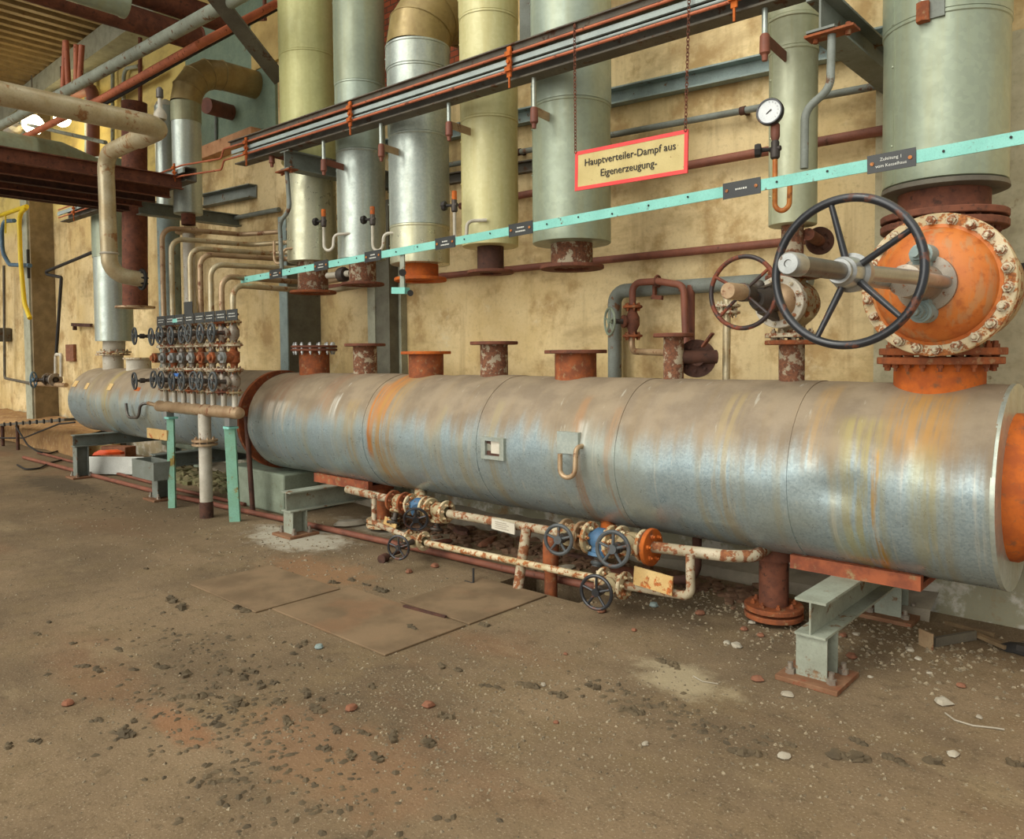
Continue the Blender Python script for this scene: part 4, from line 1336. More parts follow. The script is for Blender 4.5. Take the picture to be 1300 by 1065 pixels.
def gvalve(label, c, pax, sax, s, L, mbody, mflange, mwheel, group, R=None, slen=None, nsp=4, name='globe_valve'):
    c = V(c); pax = V(pax).normalized(); sax = V(sax).normalized()
    R = R or s * 1.15
    slen = slen or L * 1.1
    t = thing(name, label, 'valve', c - V((0, 0, s)), group)
    b = MB().lathe(c - pax * L / 2, pax, [(0, s * .45), (L * .2, s * .45), (L * .38, s * .72), (L * .62, s * .72), (L * .8, s * .45), (L, s * .45)], 20)
    b.lathe(c, sax, [(0, s * .5), (s * .8, s * .48), (s * .85, s * .66), (s * 1.05, s * .66), (s * 1.1, s * .3)], 18)
    part('body', b, mbody, t)
    for q in (-1, 1):
        e = c + pax * (q * L / 2)
        part('flange', MB().flange(e - pax * (.0 if q < 0 else s * .26), pax, s, s * .3, s * .26, 4 if s < .06 else 6, s * .14, n=24), mflange, t)
        
    part('bonnet', MB().lathe(c + sax * s, sax, [(0, s * .3), (slen * .5, s * .22), (slen * .52, s * .34), (slen * .7, s * .34), (slen * .72, s * .16), (slen, s * .14)], 14), M['valve_dark'], t)
    wheel(t, c + sax * (s + slen * .92), sax, R, s * .13, mwheel, nsp)
    return t


# ------------------------------------------------------------------ trap manifold
HX0, HX1, HY, HZ = -8.52, -6.72, 3.6, 1.075
hd = thing('manifold_header', 'brown horizontal collecting header under the bank of small valves', 'pipe', ((HX0 + HX1) / 2, HY, .0), None)
part('header', MB().lathe((HX0, HY, HZ), (1, 0, 0), [(0, 0), (.01, .045), (.03, .06), (1.74, .06), (1.79, .05), (1.81, .02), (1.81, 0)], 28), M['copper'], hd)
part('side_stub', MB().cyl((HX0 - .25, HY, HZ + .02), (HX0 + .02, HY, HZ), .022, 14), M['copper'], hd)
part('drain_pipe', MB().cyl((-7.40, HY - .02, .0), (-7.44, HY, HZ - .04), .062, 24), M['white_pipe'], hd)
part('drain_boot', MB().cyl((-7.40, HY - .02, 0), (-7.402, HY - .02, .16), .066, 24), M['rust_dark'], hd)
part('drain_flange', MB().flange((-7.425, HY - .01, .76), (0, 0, 1), .125, .05, .024, 8, .012).flange((-7.425, HY - .01, .72), (0, 0, 1), .125, .05, .024), M['copper'], hd)
part('support_foot', MB().bx(-8.30, -8.22, HY - .04, HY + .04, HZ - .11, HZ - .05).bx(-6.95, -6.86, HY - .04, HY + .04, HZ - .13, HZ - .05), M['steel_bare'], hd)
rk_ = thing('rust_rod', 'thin dark rusty pipe standing beside the nearer teal post', 'pipe', (-7.22, 3.95, 0), None)
part('barrel', MB().cyl((-7.16, 3.95, 0), (-7.20, 3.92, 1.0), .026, 12), M['rust_dark'], rk_)
for (x0, y0, lb, zt) in ((-8.14, 3.56, 'thin teal post under the far end of the manifold header', .96), (-6.98, 3.66, 'broader teal post with yellowed foot beside the painted block', .93)):
    t = thing('manifold_post', lb, 'post', (x0, y0, 0), 'teal manifold posts')
    xt, yt = (-8.22, HY) if x0 < -8 else (-6.93, HY)
    part('post', MB().channel((x0 - .01, y0, 0), (xt - .01, yt, zt), .07 if x0 < -8 else .10, .05, .01, upv=(.67, .74, 0)), M['teal_post'], t)
    part('head_plate', MB().box((xt + .02, yt, zt), (.11, .10, .02)), M['teal'], t)
ORD = ['first', 'second', 'third', 'fourth', 'fifth', 'sixth', 'seventh', 'eighth']
XC = [-6.82 - .2137 * k for k in range(8)]
fls = ['valve_cream', 'rust_brown', 'pale_rust', 'valve_cream', 'rust', 'pale_rust', 'valve_cream', 'pale_rust']
zk = [2.28, 2.38, 2.51, 2.63, 2.71, None, 2.85, 2.99]
for k, x in enumerate(XC):
    st = thing('riser_stub', '%s white riser stub on the header, counted from its broad teal post' % ORD[k], 'pipe', (x, HY, HZ + .05), 'riser stubs of the manifold')
    part('barrel', MB().cyl((x, HY, HZ + .04), (x, HY, 1.25), .026, 14), M['white_pipe'], st)
    rr = random.Random(k)
    for row, zc, nm in ((0, 1.37, 'lower'), (1, 1.83, 'upper')):
        gvalve('%s globe valve of the %s handwheel row, counted from the broad teal post' % (ORD[k], nm), (x, HY, zc), (0, 0, 1), (-.1 + rr.uniform(-.05, .05), -1, rr.uniform(-.05, .05)), .078, .225,
               M['valve_grey'], M[fls[(k + row * 3) % 8]], M['wheel_grey'], 'globe valves of the %s row' % nm, .085, .12 + .10 * (k == 7) + rr.uniform(0, .05), 4)
    tp = thing('steam_trap', '%s steam trap in the middle row, counted from the broad teal post' % ORD[k], 'valve', (x, HY, 1.48), 'steam traps of the manifold')
    part('body', MB().lathe((x, HY, 1.485), (0, 0, 1), [(0, .03), (.05, .035), (.07, .055), (.165, .055), (.18, .035), (.23, .03)], 18)
         .cyl((x, HY - .0, 1.60), (x, HY - .10, 1.60), .052, 18), M['valve_grey'] if k % 3 else M['rust'], tp)
    part('cap', MB().cyl((x, HY - .10, 1.60), (x, HY - .125, 1.60), .058, 6).cyl((x, HY - .12, 1.60), (x, HY - .15, 1.60), .03, 10), M['steel_bare'] if k not in (1, 2, 7) else M['rust'], tp)
    part('flange', MB().flange((x, HY, 1.475), (0, 0, 1), .085, .02, .02, 4, .011, n=20), M['pale_rust'], tp)
    part('flange', MB().flange((x, HY, 1.705), (0, 0, 1), .085, .02, .02, 4, .011, n=20), M['pale_rust'], tp)
    if zk[k]:
        yk_ = 4.52
        zf = zk[k]
        pts = [(x, HY, 1.95), (x, HY, zf), (x, yk_, zf + .03), (x + .35, 4.78, zf + .05), (-6.75, 4.80, zf + .08)]
        if k < 2:
            pts = [(x, HY, 1.95), (x, HY, zf), (-7.12 - .12 * k, 4.80, zf + .02), (-6.45, 4.84, zf + .05)]
        pt = thing('trap_pipe', '%s bent brown pipe rising from the manifold, counted from its broad teal post' % ORD[k], 'pipe', (x, HY, 1.95), 'bent pipes from the manifold to the wall')
        part('barrel', MB().tube(pts, .027, 14, .13, 7), M['brass_pipe'] if k % 2 == 0 else M['copper'], pt)
for k in range(1, 8):
    pass
ls = thing('label_strip', 'row of small black name plates over the manifold valves', 'sign', (-7.5, 3.52, 1.96), None)
P0, P1 = A(200, 408, 3.5), A(303, 399, 3.5)
sd = (P1 - P0).normalized()
part('strip', MB().bar(P0 - UP * .0, P1, .006, .02), M['rust_dark'], ls)
for k in range(8):
    c = P0 + (P1 - P0) * ((k + .5) / 8) + V((0, -.008, 0))
    pm = part('name_plate', MB().bar(c - sd * .1, c + sd * .1, .005, .10), M['plate'], ls)
    tm = MB()
    rr = random.Random(k)
    for dy_ in (.012, -.014):
        xx = -.06
        while xx < .055:
            l_ = rr.uniform(.008, .02)
            tm.bar(c + V((0, -.004, dy_)) + sd * xx, c + V((0, -.004, dy_)) + sd * (xx + l_), .001, .008)
            xx += l_ + .008
    part('lettering', tm, M['ink_white'], pm)
c = A(239, 392, 3.5)
part('name_plate', MB().bar(c - sd * .09, c + sd * .09, .005, .14), M['plate'], ls)
part('teal_tag', MB().box(A(222, 407, 3.49), (.11, .004, .04)), M['teal'], ls, 'teal tag')
sb = solo('blue_rag', MB().rock(A(224, 478, 3.42), .045, 4, (1.5, .5, .6), 10), paint('blue_cloth', (72, 120, 190), (60, 104, 170), 0, rough=.8), 'small bright blue rag stuck among the lower handwheels', 'rag')
for (u, v) in ((177, 429), (190, 427)):
    pass

# ------------------------------------------------------------------ gauge and siphons
def siphon(label, c, knob=True, plain=False, gauge=False, mt='white_pipe', dirx=1):
    """c: top of the vertical leg; U bend goes to the side and into the pipe behind"""
    c = V(c)
    t = thing('pressure_gauge' if gauge else 'gauge_siphon', label, 'gauge' if gauge else 'siphon', c + V((0, 0, -.35)), None if gauge else 'gauge siphons without gauges')
    w = .085 * dirx
    pts = [c, c + V((0, .0, -.20)), c + V((w * .5, .02, -.23)), c + V((w, .04, -.20)), c + V((w, .05, -.08)), c + V((w + .1 * dirx, .16, -.07))]
    if gauge:
        pts = [c, c + V((0, 0, -.26)), c + V((.035, .01, -.29)), c + V((.07, .02, -.26)), c + V((.07, .03, -.1)), c + V((.075, .26, -.09))]
    part('siphon_tube', MB().tube(pts, .0135, 12, .04 if gauge else .05, 6), M[mt], t)
    if plain: return t
    part('cock', MB().lathe(c + V((0, 0, -.01)), (0, 0, 1), [(0, .015), (.01, .024), (.05, .026), (.06, .02), (.09, .022), (.1, .016)], 12).cyl(c + V((-.03, 0, .045)), c + V((.03, 0, .045)), .014, 10), M['valve_dark'], t)
    part('knob', MB().lathe(c + V((-.02, -.01, .045)), (-1, -.35, 0), [(0, .01), (.045, .012), (.05, .035), (.065, .038), (.08, .034), (.08, 0)], 8), M['black'], t)
    if not gauge:
        part('cap', MB().cyl(c + V((0, 0, .085)), c + V((0, 0, .15)), .02, 12), M['rust_bright'], t)
    return t


cq = A(984, 200, 3.98)
g = siphon('round white pressure gauge on a copper siphon before the slender pipe', cq, gauge=True, mt='copper_bright')
part('stem', MB().lathe(cq + V((0, 0, .08)), (0, 0, 1), [(0, .014), (.03, .024), (.09, .024), (.1, .016), (.11, .022), (.15, .02), (.16, .012), (.22, .01)], 12), M['oxide'], g)
gc = A(979.5, 144, 3.97)
ga = V((.12, -1, .02)).normalized()
part('case', MB().lathe(gc - ga * .0, ga, [(0, .0), (0, .066), (.012, .07), (.04, .07), (.046, .066), (.046, .060), (.038, .06), (.038, 0)], 36), M['wheel_black'], g)
dl = part('dial', MB().cyl(gc + ga * .036, gc + ga * .040, .059, 32), M['gauge_face'], g, 'white dial')
_, g1, g2 = basis(ga)
nd = MB().bar(gc + ga * .042 + hx * .012 + UP * .008, gc + ga * .042 - hx * .022 - UP * .016, .002, .006)
for k in range(13):
    a = math.radians(-45 + 270 * k / 12)
    d = hx * math.cos(a) + UP * math.sin(a)
    nd.bar(gc + ga * .0405 + d * .044, gc + ga * .0405 + d * .052, .001, .0025, upv=ga)
part('needle', nd, M['ink_black'], dl)
siphon('white siphon stub with black knob before the fat olive pipe', A(411, 287, 4.05))
siphon('white siphon stub with black knob before the plain grey pipe', A(473, 285, 4.05))
siphon('white siphon stub with brown valve before the cream yellow pipe', A(577, 268, 4.05))
siphon('thin brown siphon loop at the near edge of the fat olive pipe', A(348, 306, 4.05), mt='copper', plain=True)
sm = MB()
kn = thing('line_valve', 'small knobbed valve on the stub between fat olive and grey pipes', 'valve', A(438, 350, 4.4), None)
part('stub', MB().cyl(A(416, 350, 4.4), A(445, 347, 4.4), .03, 14), M['white_pipe'], kn)
part('knob', MB().lathe(A(432, 349, 4.4), (1, 0, 0), [(0, .03), (.01, .07), (.06, .075), (.09, .06), (.1, .02)], 14), M['valve_dark'], kn)

# ------------------------------------------------------------------ pipes along the wall
def wpipe(label, pts, r, m, bend=0, group='pipes along the back wall', name='wall_pipe', clips=0):
    pts = [V(p) for p in pts]
    t = thing(name, label, 'pipe', (pts[0] + pts[-1]) / 2, group)
    part('barrel', MB().tube(pts, r, 14, bend, 6), M[m], t)
    a, b = pts[0], pts[-1]
    for k in range(clips):
        c = a + (b - a) * ((k + .5) / clips)
        if YW - c.y < .4:
            part('clip', MB().bx(c.x - .015, c.x + .015, c.y, YW - .003, c.z - .015, c.z + .015).cyl(c - V((.02, 0, 0)), c + V((.02, 0, 0)), r + .006, 14), M['rust_dark'], t)
    return t


y = 5.12
zp = 2.35
wpipe('long rust-brown wall pipe at valve height behind the hanging flanges', [(-8.2, y, zp + .05), (-1.95, y, zp)], .03, 'oxide')
wpipe('red-brown wall pipe passing behind the gauge above the teal rail', [(-5.3, y, 3.02), (-.95, y, 2.97)], .032, 'oxide', clips=1)
wpipe('thin grey conduit on the wall under the blue-grey rail', [(-5.6, y, 3.44), (-1.4, y, 3.25)], .024, 'beam_grey', clips=2)
wpipe('dark pipe on the wall emerging behind the big valve flange', [(-1.45, 5.1, 2.04), (.5, 5.1, 2.05)], .05, 'black', clips=2)
wpipe('thick grey wall pipe dropping behind the tank, with bent elbow', [(-3.51, 5.08, .5), (-3.51, 5.08, 2.1), (-1.95, 5.08, 2.09)], .055, 'beam_grey', .1)
wpipe('rust red small pipe looping from flanged valve over to the wall', [A(803, 400, 4.95), A(803, 359, 4.95), A(835, 357, 4.95), A(868, 362, 4.95), A(872, 470, 4.95)], .026, 'oxide', .07)
wpipe('second rust red riser beside the loop pipe', [A(877, 362, 5.05), A(877, 470, 5.05)], .03, 'oxide')
wpipe('lower loop pipe from the flanged valve to the small nozzle', [A(802, 425, 4.95), A(802, 446, 4.95), A(848, 448, 4.6)], .024, 'copper', .07)
vv = gvalve('rusty flanged valve with grey-green wheel on the small wall loop', A(803, 408, 4.95), (0, 0, 1), (-.55, -.83, 0), .075, .24, M['rust_brown'], M['rust'], M['concrete_green'], None, .1, .12, 5)
pv = wpipe('thin vertical brass pipe with small flanged union beside the worn wheel', [A(923, 375, 4.7), A(922, 482, 4.7)], .026, 'brass_pipe')
for dz_ in (-.022, .012):
    part('union_flange', MB().flange(A(923, 393, 4.7) + V((0, 0, dz_ * 1.3)), (0, 0, 1), .085, .025, .018, 6, .011), M['pale_rust'], pv)
cl = thing('pipe_clip', 'rusty clip hanging from the thick grey wall pipe', 'clip', A(836, 375, 5.0), None)
part('strap', MB().bar(A(831, 362, 5.0), A(831, 378, 5.0), .02, .03, upv=(0, 1, 0)).bar(A(828, 377, 4.98), A(841, 378, 4.98), .03, .03).torus(A(835, 357, 4.97), (1, 0, 0), .04, .01, 16, 6), M['rust_brown'], cl)
# girts
solo('wall_girt', MB().channel((-7.6, 5.195, 3.86), (-1.0, 5.195, 3.52), .13, .09, .012, flip=1), M['beam_blue'], 'blue-grey steel channel along the wall under the rack', 'beam')
solo('wall_channel', MB().channel((-10.6, 5.195, 3.80), (-9.15, 5.195, 3.74), .17, .12, .012, flip=1), M['beam_grey'], 'short grey channel on the wall behind the swan-neck pipe', 'beam')
solo('concrete_lintel', MB().bx(-10.42, -8.97, 5.02, YW, 4.33, 4.50), M['pink_concrete'], 'reddish concrete lintel over the wall below the green panel', 'lintel', bevel=.01)
solo('wall_girt', MB().channel((-6.4, 5.195, 3.36), (-3.3, 5.195, 3.20), .10, .07, .01, flip=1), M['beam_dark'], 'dark lower wall rail behind the cream and elbowed pipes', 'beam')
for (x, z, r, lb) in ((-4.0, 2.80, .10, 'dark open pipe stub in the wall between cream and sign pipes'),):
    t = thing('wall_stub', lb, 'pipe', (x, 5.0, z), None)
    part('barrel', MB().lathe((x, YW - .002, z), (0, -1, 0), [(0, r), (.35, r), (.35, r - .015), (.1, r - .015), (.1, 0)], 24), M['rust_dark'], t)
t = thing('wall_stub', 'red pipe stub poking from the green wall panel under the swan neck', 'pipe', A(285, 138, 5.0), None)
part('barrel', MB().cyl(A(262, 134, 4.75), A(294, 143, 5.16), .10, 24), M['oxide'], t)
wpipe('thin grey vertical conduit on the green panel', [A(274, 145, 5.14), A(274, 182, 5.14)], .02, 'beam_grey', group='small conduits high on the wall')
wpipe('grey horizontal conduit by the blue-grey column above the bent pipes', [A(282, 280, 5.14), A(354, 266, 5.14)], .03, 'beam_grey', group='small conduits high on the wall')

# ------------------------------------------------------------------ drain line under the tank
WR = 'white_rust'
def dpipe(label, pts, r, m, bend=.06, name='drain_pipe'):
    pts = [V(p) for p in pts]
    t = thing(name, label, 'pipe', (pts[0] + pts[-1]) / 2, 'drain pipes under the tank')
    part('barrel', MB().tube(pts, r, 14, bend, 6), M[m], t)
    return t


yl = 4.0
LP = lambda u, v, y_=yl: A(u, v, y_)


def wvalve(label, c, wpos, s, L, mb_, mf, mw, group, R, nsp=4):
    d = V(wpos) - V(c)
    return gvalve(label, c, (1, 0, 0), d, s, L, mb_, mf, mw, group, R, (d.length - s) / .92, nsp)


GL = 'flanged valves under the tank'
dpipe('rusty white drain pipe stub from the saddle to the first flanged valve', [LP(441, 621), LP(496, 634)], .034, WR)
gvalve('first low flanged valve from the painted block, its dark stem pointing down', LP(507, 637), (1, 0, 0), (.1, -.5, -1), .088, .17, M['valve_cream'], M['rust'], M['valve_dark'], GL, .045, .1)
dpipe('short drain stub up to the tank above the blue-yoked wheel', [LP(534, 641), A(534, 622, 4.28)], .052, 'cream_rust', 0)
wvalve('low tee valve with blue-black spoked wheel under the short pale stub', LP(532, 642), LP(528, 659, 3.84), .088, .20, M['valve_blue'], M['cream_rust'], M['wheel_black'], GL, .09, 5)
gvalve('squat cream low valve beside the long tagged drain pipe', LP(557, 648), (1, 0, 0), (0, -.2, -1), .088, .20, M['valve_cream'], M['cream_rust'], M['valve_dark'], GL, .04, .06)
dpipe('long rusty white drain pipe carrying the white tag under the tank', [LP(570, 652), LP(716, 677)], .032, WR)
wvalve('low valve with cast grey spoked wheel beyond the pipe stand', LP(728, 678), LP(709, 685, 3.76), .095, .15, M['valve_cream'], M['copper'], M['wheel_grey'], GL, .09, 5)
gvalve('blue-bodied flanged tee below the bright orange tank stub', LP(763, 685), (1, 0, 0), (0, -.3, -1), .105, .20, M['valve_blue'], M['cream_rust'], M['wheel_grey'], GL, .03, .05)
dpipe('bright orange stub pipe from the tank down to the blue tee', [LP(772, 686), A(772, 662, 4.28)], .05, 'rust_bright', 0)
wvalve('low valve with large grey wheel next to the orange flange', LP(803, 690), LP(778, 697, 3.70), .10, .19, M['valve_cream'], M['cream_rust'], M['wheel_grey'], GL, .10, 5)
t = dpipe('blotchy orange and white drain pipe bending back into the big downpipe', [LP(818, 693), LP(925, 706), LP(958, 706, 4.1), V((-1.90, 4.33, .46))], .034, WR, .1)
part('end_flange', MB().flange(LP(824, 694), (1, 0, 0), .115, .03, .03, 6, .014), M['rust_bright'], t, 'bright rusted flange')
# tag on the line with its post
t = thing('pipe_stand', 'white pipe stand with tag carrying both drain lines, before the pit', 'stand', AZ(644, 752), None)
pb = AZ(645, 752)
part('post', MB().cyl((pb.x, 3.885 - .02, 0), (pb.x, 3.96, .40), .036, 16), M['white_rust'], t)
part('tag', MB().box(A(639, 668, 3.93), (.22, .01, .075), Matrix.Rotation(.05, 3, 'Y')), M['tag_white'], t, 'white paper tag with printed rows')
tm = MB()
tc = A(639, 668, 3.923)
for k in range(4):
    tm.bar(tc + V((-.08, 0, .022 - .014 * k)), tc + V((.03 + .02 * (k % 2), 0, .020 - .014 * k)), .001, .004)
part('tag_print', tm, M['valve_grey'], t)
# lower bypass line
y3 = 3.88
L2 = lambda u, z: V((A(u, 700, y3).x, y3, z))
LB_ = lambda u, v: A(u, v, y3)
GB = 'bypass valves near the floor'
dpipe('thin white bypass pipe dropping and running to the first bypass valve', [LB_(475, 628), LB_(475, 664), LB_(520, 682)], .022, 'white_rust', .05)
wvalve('bypass valve with dark round wheel near the floor, farther from pit', LB_(530, 685), A(506, 695, 3.60), .075, .17, M['valve_cream'], M['cream_rust'], M['wheel_black'], GB, .085, 5)
dpipe('long thin cream bypass pipe crossing over the pit', [LB_(541, 689), LB_(766, 736)], .024, 'cream_rust')
wvalve('bypass valve with thin black wheel beyond the pit', LB_(779, 740), A(757, 752, 3.64), .085, .18, M['valve_cream'], M['cream_rust'], M['wheel_black'], GB, .098, 5)
dpipe('orange-white bypass pipe rising at its end to the upper drain pipe', [LB_(792, 743), LB_(877, 757), LB_(876, 704)], .026, WR, .05)
solo('valve_tag', MB().box(A(829, 737, 3.83), (.26, .012, .11), Matrix.Rotation(.06, 3, 'Y')), M['tag_cream'], 'rust-stained cream tag plate on the orange-white bypass pipe', 'tag')
solo('valve_tag', MB().box(A(495, 667, 3.9), (.15, .012, .09), Matrix.Rotation(.35, 3, 'Y')), M['tag_cream'], 'tilted cream tag plate by the thin white bypass pipe', 'tag')
# vertical rusty pipe rising from pit
t = thing('pit_pipe', 'thick rusty pipe standing in the open pit, broken off at the top', 'pipe', AZ(697, 750, 0), None)
c = A(697, 745, 4.0)
part('barrel', MB().cyl((c.x, 4.02, -.5), (c.x, 4.02, .30), .045, 20).cyl((c.x, 4.02, .16), (c.x, 4.02, .32), .055, 20).sphere((c.x, 4.02, .32), .055, 16), M['rust'], t)
# drain legs with floor flanges
for (x, y_, r, m1, m2, lb) in ((-1.90, 4.4, .085, 'rust_brown', 'rust', 'thick dark rusty drain leg with floor flange left of the near trestle'), (-5.62, 4.4, .07, 'rust', 'cream_rust', 'rusty drain leg with pale floor flange behind the first low valve')):
    t = thing('drain_downpipe', lb, 'pipe', (x, y_, 0), 'drain legs under the tank')
    part('barrel', MB().cyl((x, y_, .02), (x, y_, TZ - TR + .03), r, 28), M[m1], t)
    part('floor_flange', MB().flange((x, y_, .075), (0, 0, 1), r + .085, r - .02, .03, 8, .014).flange((x, y_, .03), (0, 0, 1), r + .085, r - .02, .03), M[m2], t)
    part('collar', MB().cyl((x, y_, TZ - TR - .06), (x, y_, TZ - TR + .02), r + .03, 28), M[m1], t)
# dark hose pipe by the bypass
t = thing('dark_pipe', 'dark bent pipe coming down from the tank to the floor sleeve', 'pipe', AZ(870, 745), None)
part('barrel', MB().tube([V((-2.42, 4.42, .5)), V((-2.42, 4.42, .14)), V((-2.75, 4.35, .10))], .03, 12, .12), M['rust_dark'], t)
part('sleeve', MB().cyl((-3.0, 4.30, .085), (-2.70, 4.36, .085), .075, 20), M['rust_brown'], t)

# red pipes along the floor
def along(pts, r): return [V((p.x, p.y, r + .004)) for p in pts]
fp = along([AZ(30, 583), AZ(200, 628), AZ(400, 672), AZ(560, 708), AZ(640, 727), AZ(760, 752)], .028)
fp += [AZ(800, 745) + V((0, .05, .03)), V((-2.72, 4.36, .04))]
t = thing('floor_pipe', 'long rust-red pipe lying on the floor before the trestles', 'pipe', fp[2], 'rust-red floor pipes')
part('barrel', MB().tube(fp, .026, 12, .12), M['oxide'], t)
fp2 = along([AZ(40, 577), AZ(130, 602), AZ(210, 624), AZ(300, 645)], .02)
t = thing('floor_pipe', 'thinner rust-red pipe running close behind the long floor pipe', 'pipe', fp2[1], 'rust-red floor pipes')
part('barrel', MB().tube([p + V((0, .10, 0)) for p in fp2], .02, 12, .1), M['oxide'], t)
t = thing('pipe_hook', 'small bent dark rod hooked over the red floor pipe', 'hook', AZ(601, 742), None)
part('rod', MB().tube([AZ(601, 722, .08), AZ(601, 741, .008), AZ(590, 738, .008)], .008, 8, .01), M['black'], t)
solo('floor_plug', MB().cyl(AZ(484, 710, .03), AZ(490, 707, .03), .035, 10).cyl(AZ(490, 707, .03), AZ(508, 700, .03), .014, 10), M['rust_dark'], 'dark rusty plug lying beside the first bypass wheel', 'plug')
# ------------------------------------------------------------------ far end: rails, roof pipes, lamps
yh = 4.5
t = thing('hand_rail', 'bright yellow bent handrail tube by the far pilaster', 'rail', A(34, 400, 4.5), None)
part('upright', MB().tube([A(33, 264, yh), A(24, 272, yh), A(26, 330, yh), A(31, 385, yh), A(38, 404, yh)], .04, 14, .25), M['yellow'], t)
part('top_rail', MB().tube([A(-30, 284, yh), A(34, 262, yh)], .04, 14), M['yellow'], t)
part('chain_drop', MB().tube([A(7, 272, yh), A(7, 296, yh)], .015, 8), M['yellow'], t)
t = thing('blue_tube', 'thin blue-grey bent tube hanging beside the yellow handrail', 'tube', A(14, 336, 4.6), None)
part('barrel', MB().tube([A(18, 280, 4.6), A(2, 281, 4.6), A(3, 320, 4.6), A(12, 336, 4.6), A(38, 337, 4.6)], .04, 12, .3), M['blue_tube'], t)
FW = 'small pipes at the far pilaster'
wpipe('thin dark pipe zigzagging down from the rack past the pilaster', [A(118, 320, 4.7), A(53, 347, 4.7), A(78, 352, 4.75), A(70, 470, 4.75)], .028, 'black', .03, FW)
wpipe('thin vertical conduit on the far wall under the blue tube', [A(5, 337, 5.0), A(6, 480, 5.0), A(40, 487, 4.7)], .028, 'beam_dark', .1, FW)
wpipe('pipe crossing the pilaster foot with small fittings', [A(40, 487, 4.7), A(84, 489, 4.7)], .04, 'copper', 0, FW)
gvalve('dark little valve on the pipe at the pilaster foot', A(66, 482, 4.7), (1, 0, 0), (-.6, -.8, 0), .12, .4, M['valve_dark'], M['valve_grey'], M['blue_tube'], None, .14, .2, 4)
wpipe('small glass-topped riser beside the valve at the pilaster foot', [A(78, 478, 4.72), A(78, 450, 4.72), A(71, 450, 4.72), A(71, 478, 4.72)], .03, 'white_pipe', .05, FW)
solo('wall_box', MB().box(A(3, 425, 5.05), (.35, .25, .3)), M['beam_dark'], 'small dark switch box on the far wall under the yellow rail', 'box', bevel=.01)
solo('wall_hook', MB().bar(A(92, 412, 5.1), A(116, 413, 5.1), .05, .06).bar(A(95, 412, 5.1), A(95, 419, 5.1), .05, .06, upv=(0, 1, 0)), M['rust_dark'], 'short rusty bar fixed to the bare yellow wall', 'bar')
solo('wall_patch', MB().box(A(90, 448, 5.17), (.42, .05, .32)), M['brickbit'], 'square orange brick patch in the yellow wall', 'patch')
solo('door_handle_bar', MB().box(A(36, 335, 4.73), (.06, .04, .55)), M['black'], 'dark upright handle bar on the pilaster edge', 'handle')

# low table and cables before the ledge
q = AZ(20, 545, .30)
t = thing('cable_tray', 'dark low cable tray on thin legs before the broken ledge', 'tray', AZ(40, 585), None)
ta, tb = A(-20, 541, 4.2), A(95, 532, 4.2)
part('top', MB().bar(ta, tb, .3, .04), M['beam_dark'], t)
rm = MB()
for k in range(14):
    c = ta + (tb - ta) * ((k + .5) / 14)
    rm.box(c + V((0, -.16, 0)), (.05, .02, .07))
part('slots', rm, M['black'], t)
for u in (22, 3):
    p0 = A(u, 540, 4.1)
    part('leg', MB().cyl((p0.x, 4.1, 0), p0, .03, 10), M['rust_dark'], t)
for (pts, lb) in (([A(0, 556, 4.05), AZ(30, 556, .2), A(75, 538, 4.05), A(95, 536, 4.1)], 'slack black cable sagging under the cable tray'),
                  ([A(20, 541, 4.0), AZ(35, 565, .15), AZ(55, 578, .02), AZ(75, 572, .02)], 'black cable dropping from the tray to the floor'),
                  ([AZ(22, 590, .02), AZ(40, 600, .02), AZ(62, 588, .02), AZ(78, 584, .02)], 'black cable end curling on the floor')):
    solo('black_cable', MB().tube(pts, .014, 8, .3, 6), M['black'], lb, 'cable', 'black cables by the ledge')

# roof pipes
ya = 3.6
t = thing('roof_pipe', 'grey-green pipe slung under the roof along the wall', 'pipe', A(100, 108, ya), 'pipes under the roof')
part('barrel', MB().tube([A(0, 160, ya), A(80, 118, ya), A(285, 6, ya), A(330, -20, ya)], .065, 14), M['beam_pale'], t)
t = thing('roof_pipe', 'rust-brown pipe running under the roof below the grey-green one', 'pipe', A(200, 90, 4.0), 'pipes under the roof')
part('barrel', MB().tube([A(-40, 209, 3.8), A(130, 125, 3.8), A(250, 58, 3.8), A(352, 4, 4.8), A(380, -12, 4.9)], .045, 14), M['conduit_orange'], t)
t = thing('roof_pipe', 'black thin pipe hugging the underside of the rust-brown roof pipe', 'pipe', A(200, 95, 4.1), 'pipes under the roof')
part('barrel', MB().tube([A(133, 131, 3.85), A(250, 64, 3.85), A(352, 10, 4.85), A(380, -6, 4.95)], .03, 12), M['black'], t)
t = thing('roof_pipe', 'thick short rust pipe below the red hanger rods', 'pipe', A(80, 125, 4.9), 'pipes under the roof')
part('barrel', MB().tube([A(64, 129, 4.9), A(118, 111, 4.9), A(118, 200, 4.9)], .10, 16, .2), M['oxide'], t)
t = thing('frame_post', 'grey post beside the rust pipe at the far yellow wall', 'post', A(114, 160, 5.0), None)
part('post', MB().bar(A(113, 92, 5.05), A(113, 205, 5.05), .14, .1, upv=(0, 1, 0)), M['beam_blue'], t)
for k, (ut, ub, vt_, vb) in enumerate(((83, 80, 52, 118), (84, 87, 52, 112), (97, 97, 57, 108), (104, 101, 57, 106))):
    a, b = A(ut, vt_, ya), A(ub, vb, ya)
    solo('hanger_rod', MB().cyl(a, b, .035, 10), M['conduit_orange'], '%s red rod hanging from the corrugated roof to the grey-green pipe' % ['first', 'second', 'third', 'fourth'][k], 'rod', 'red hanger rods')
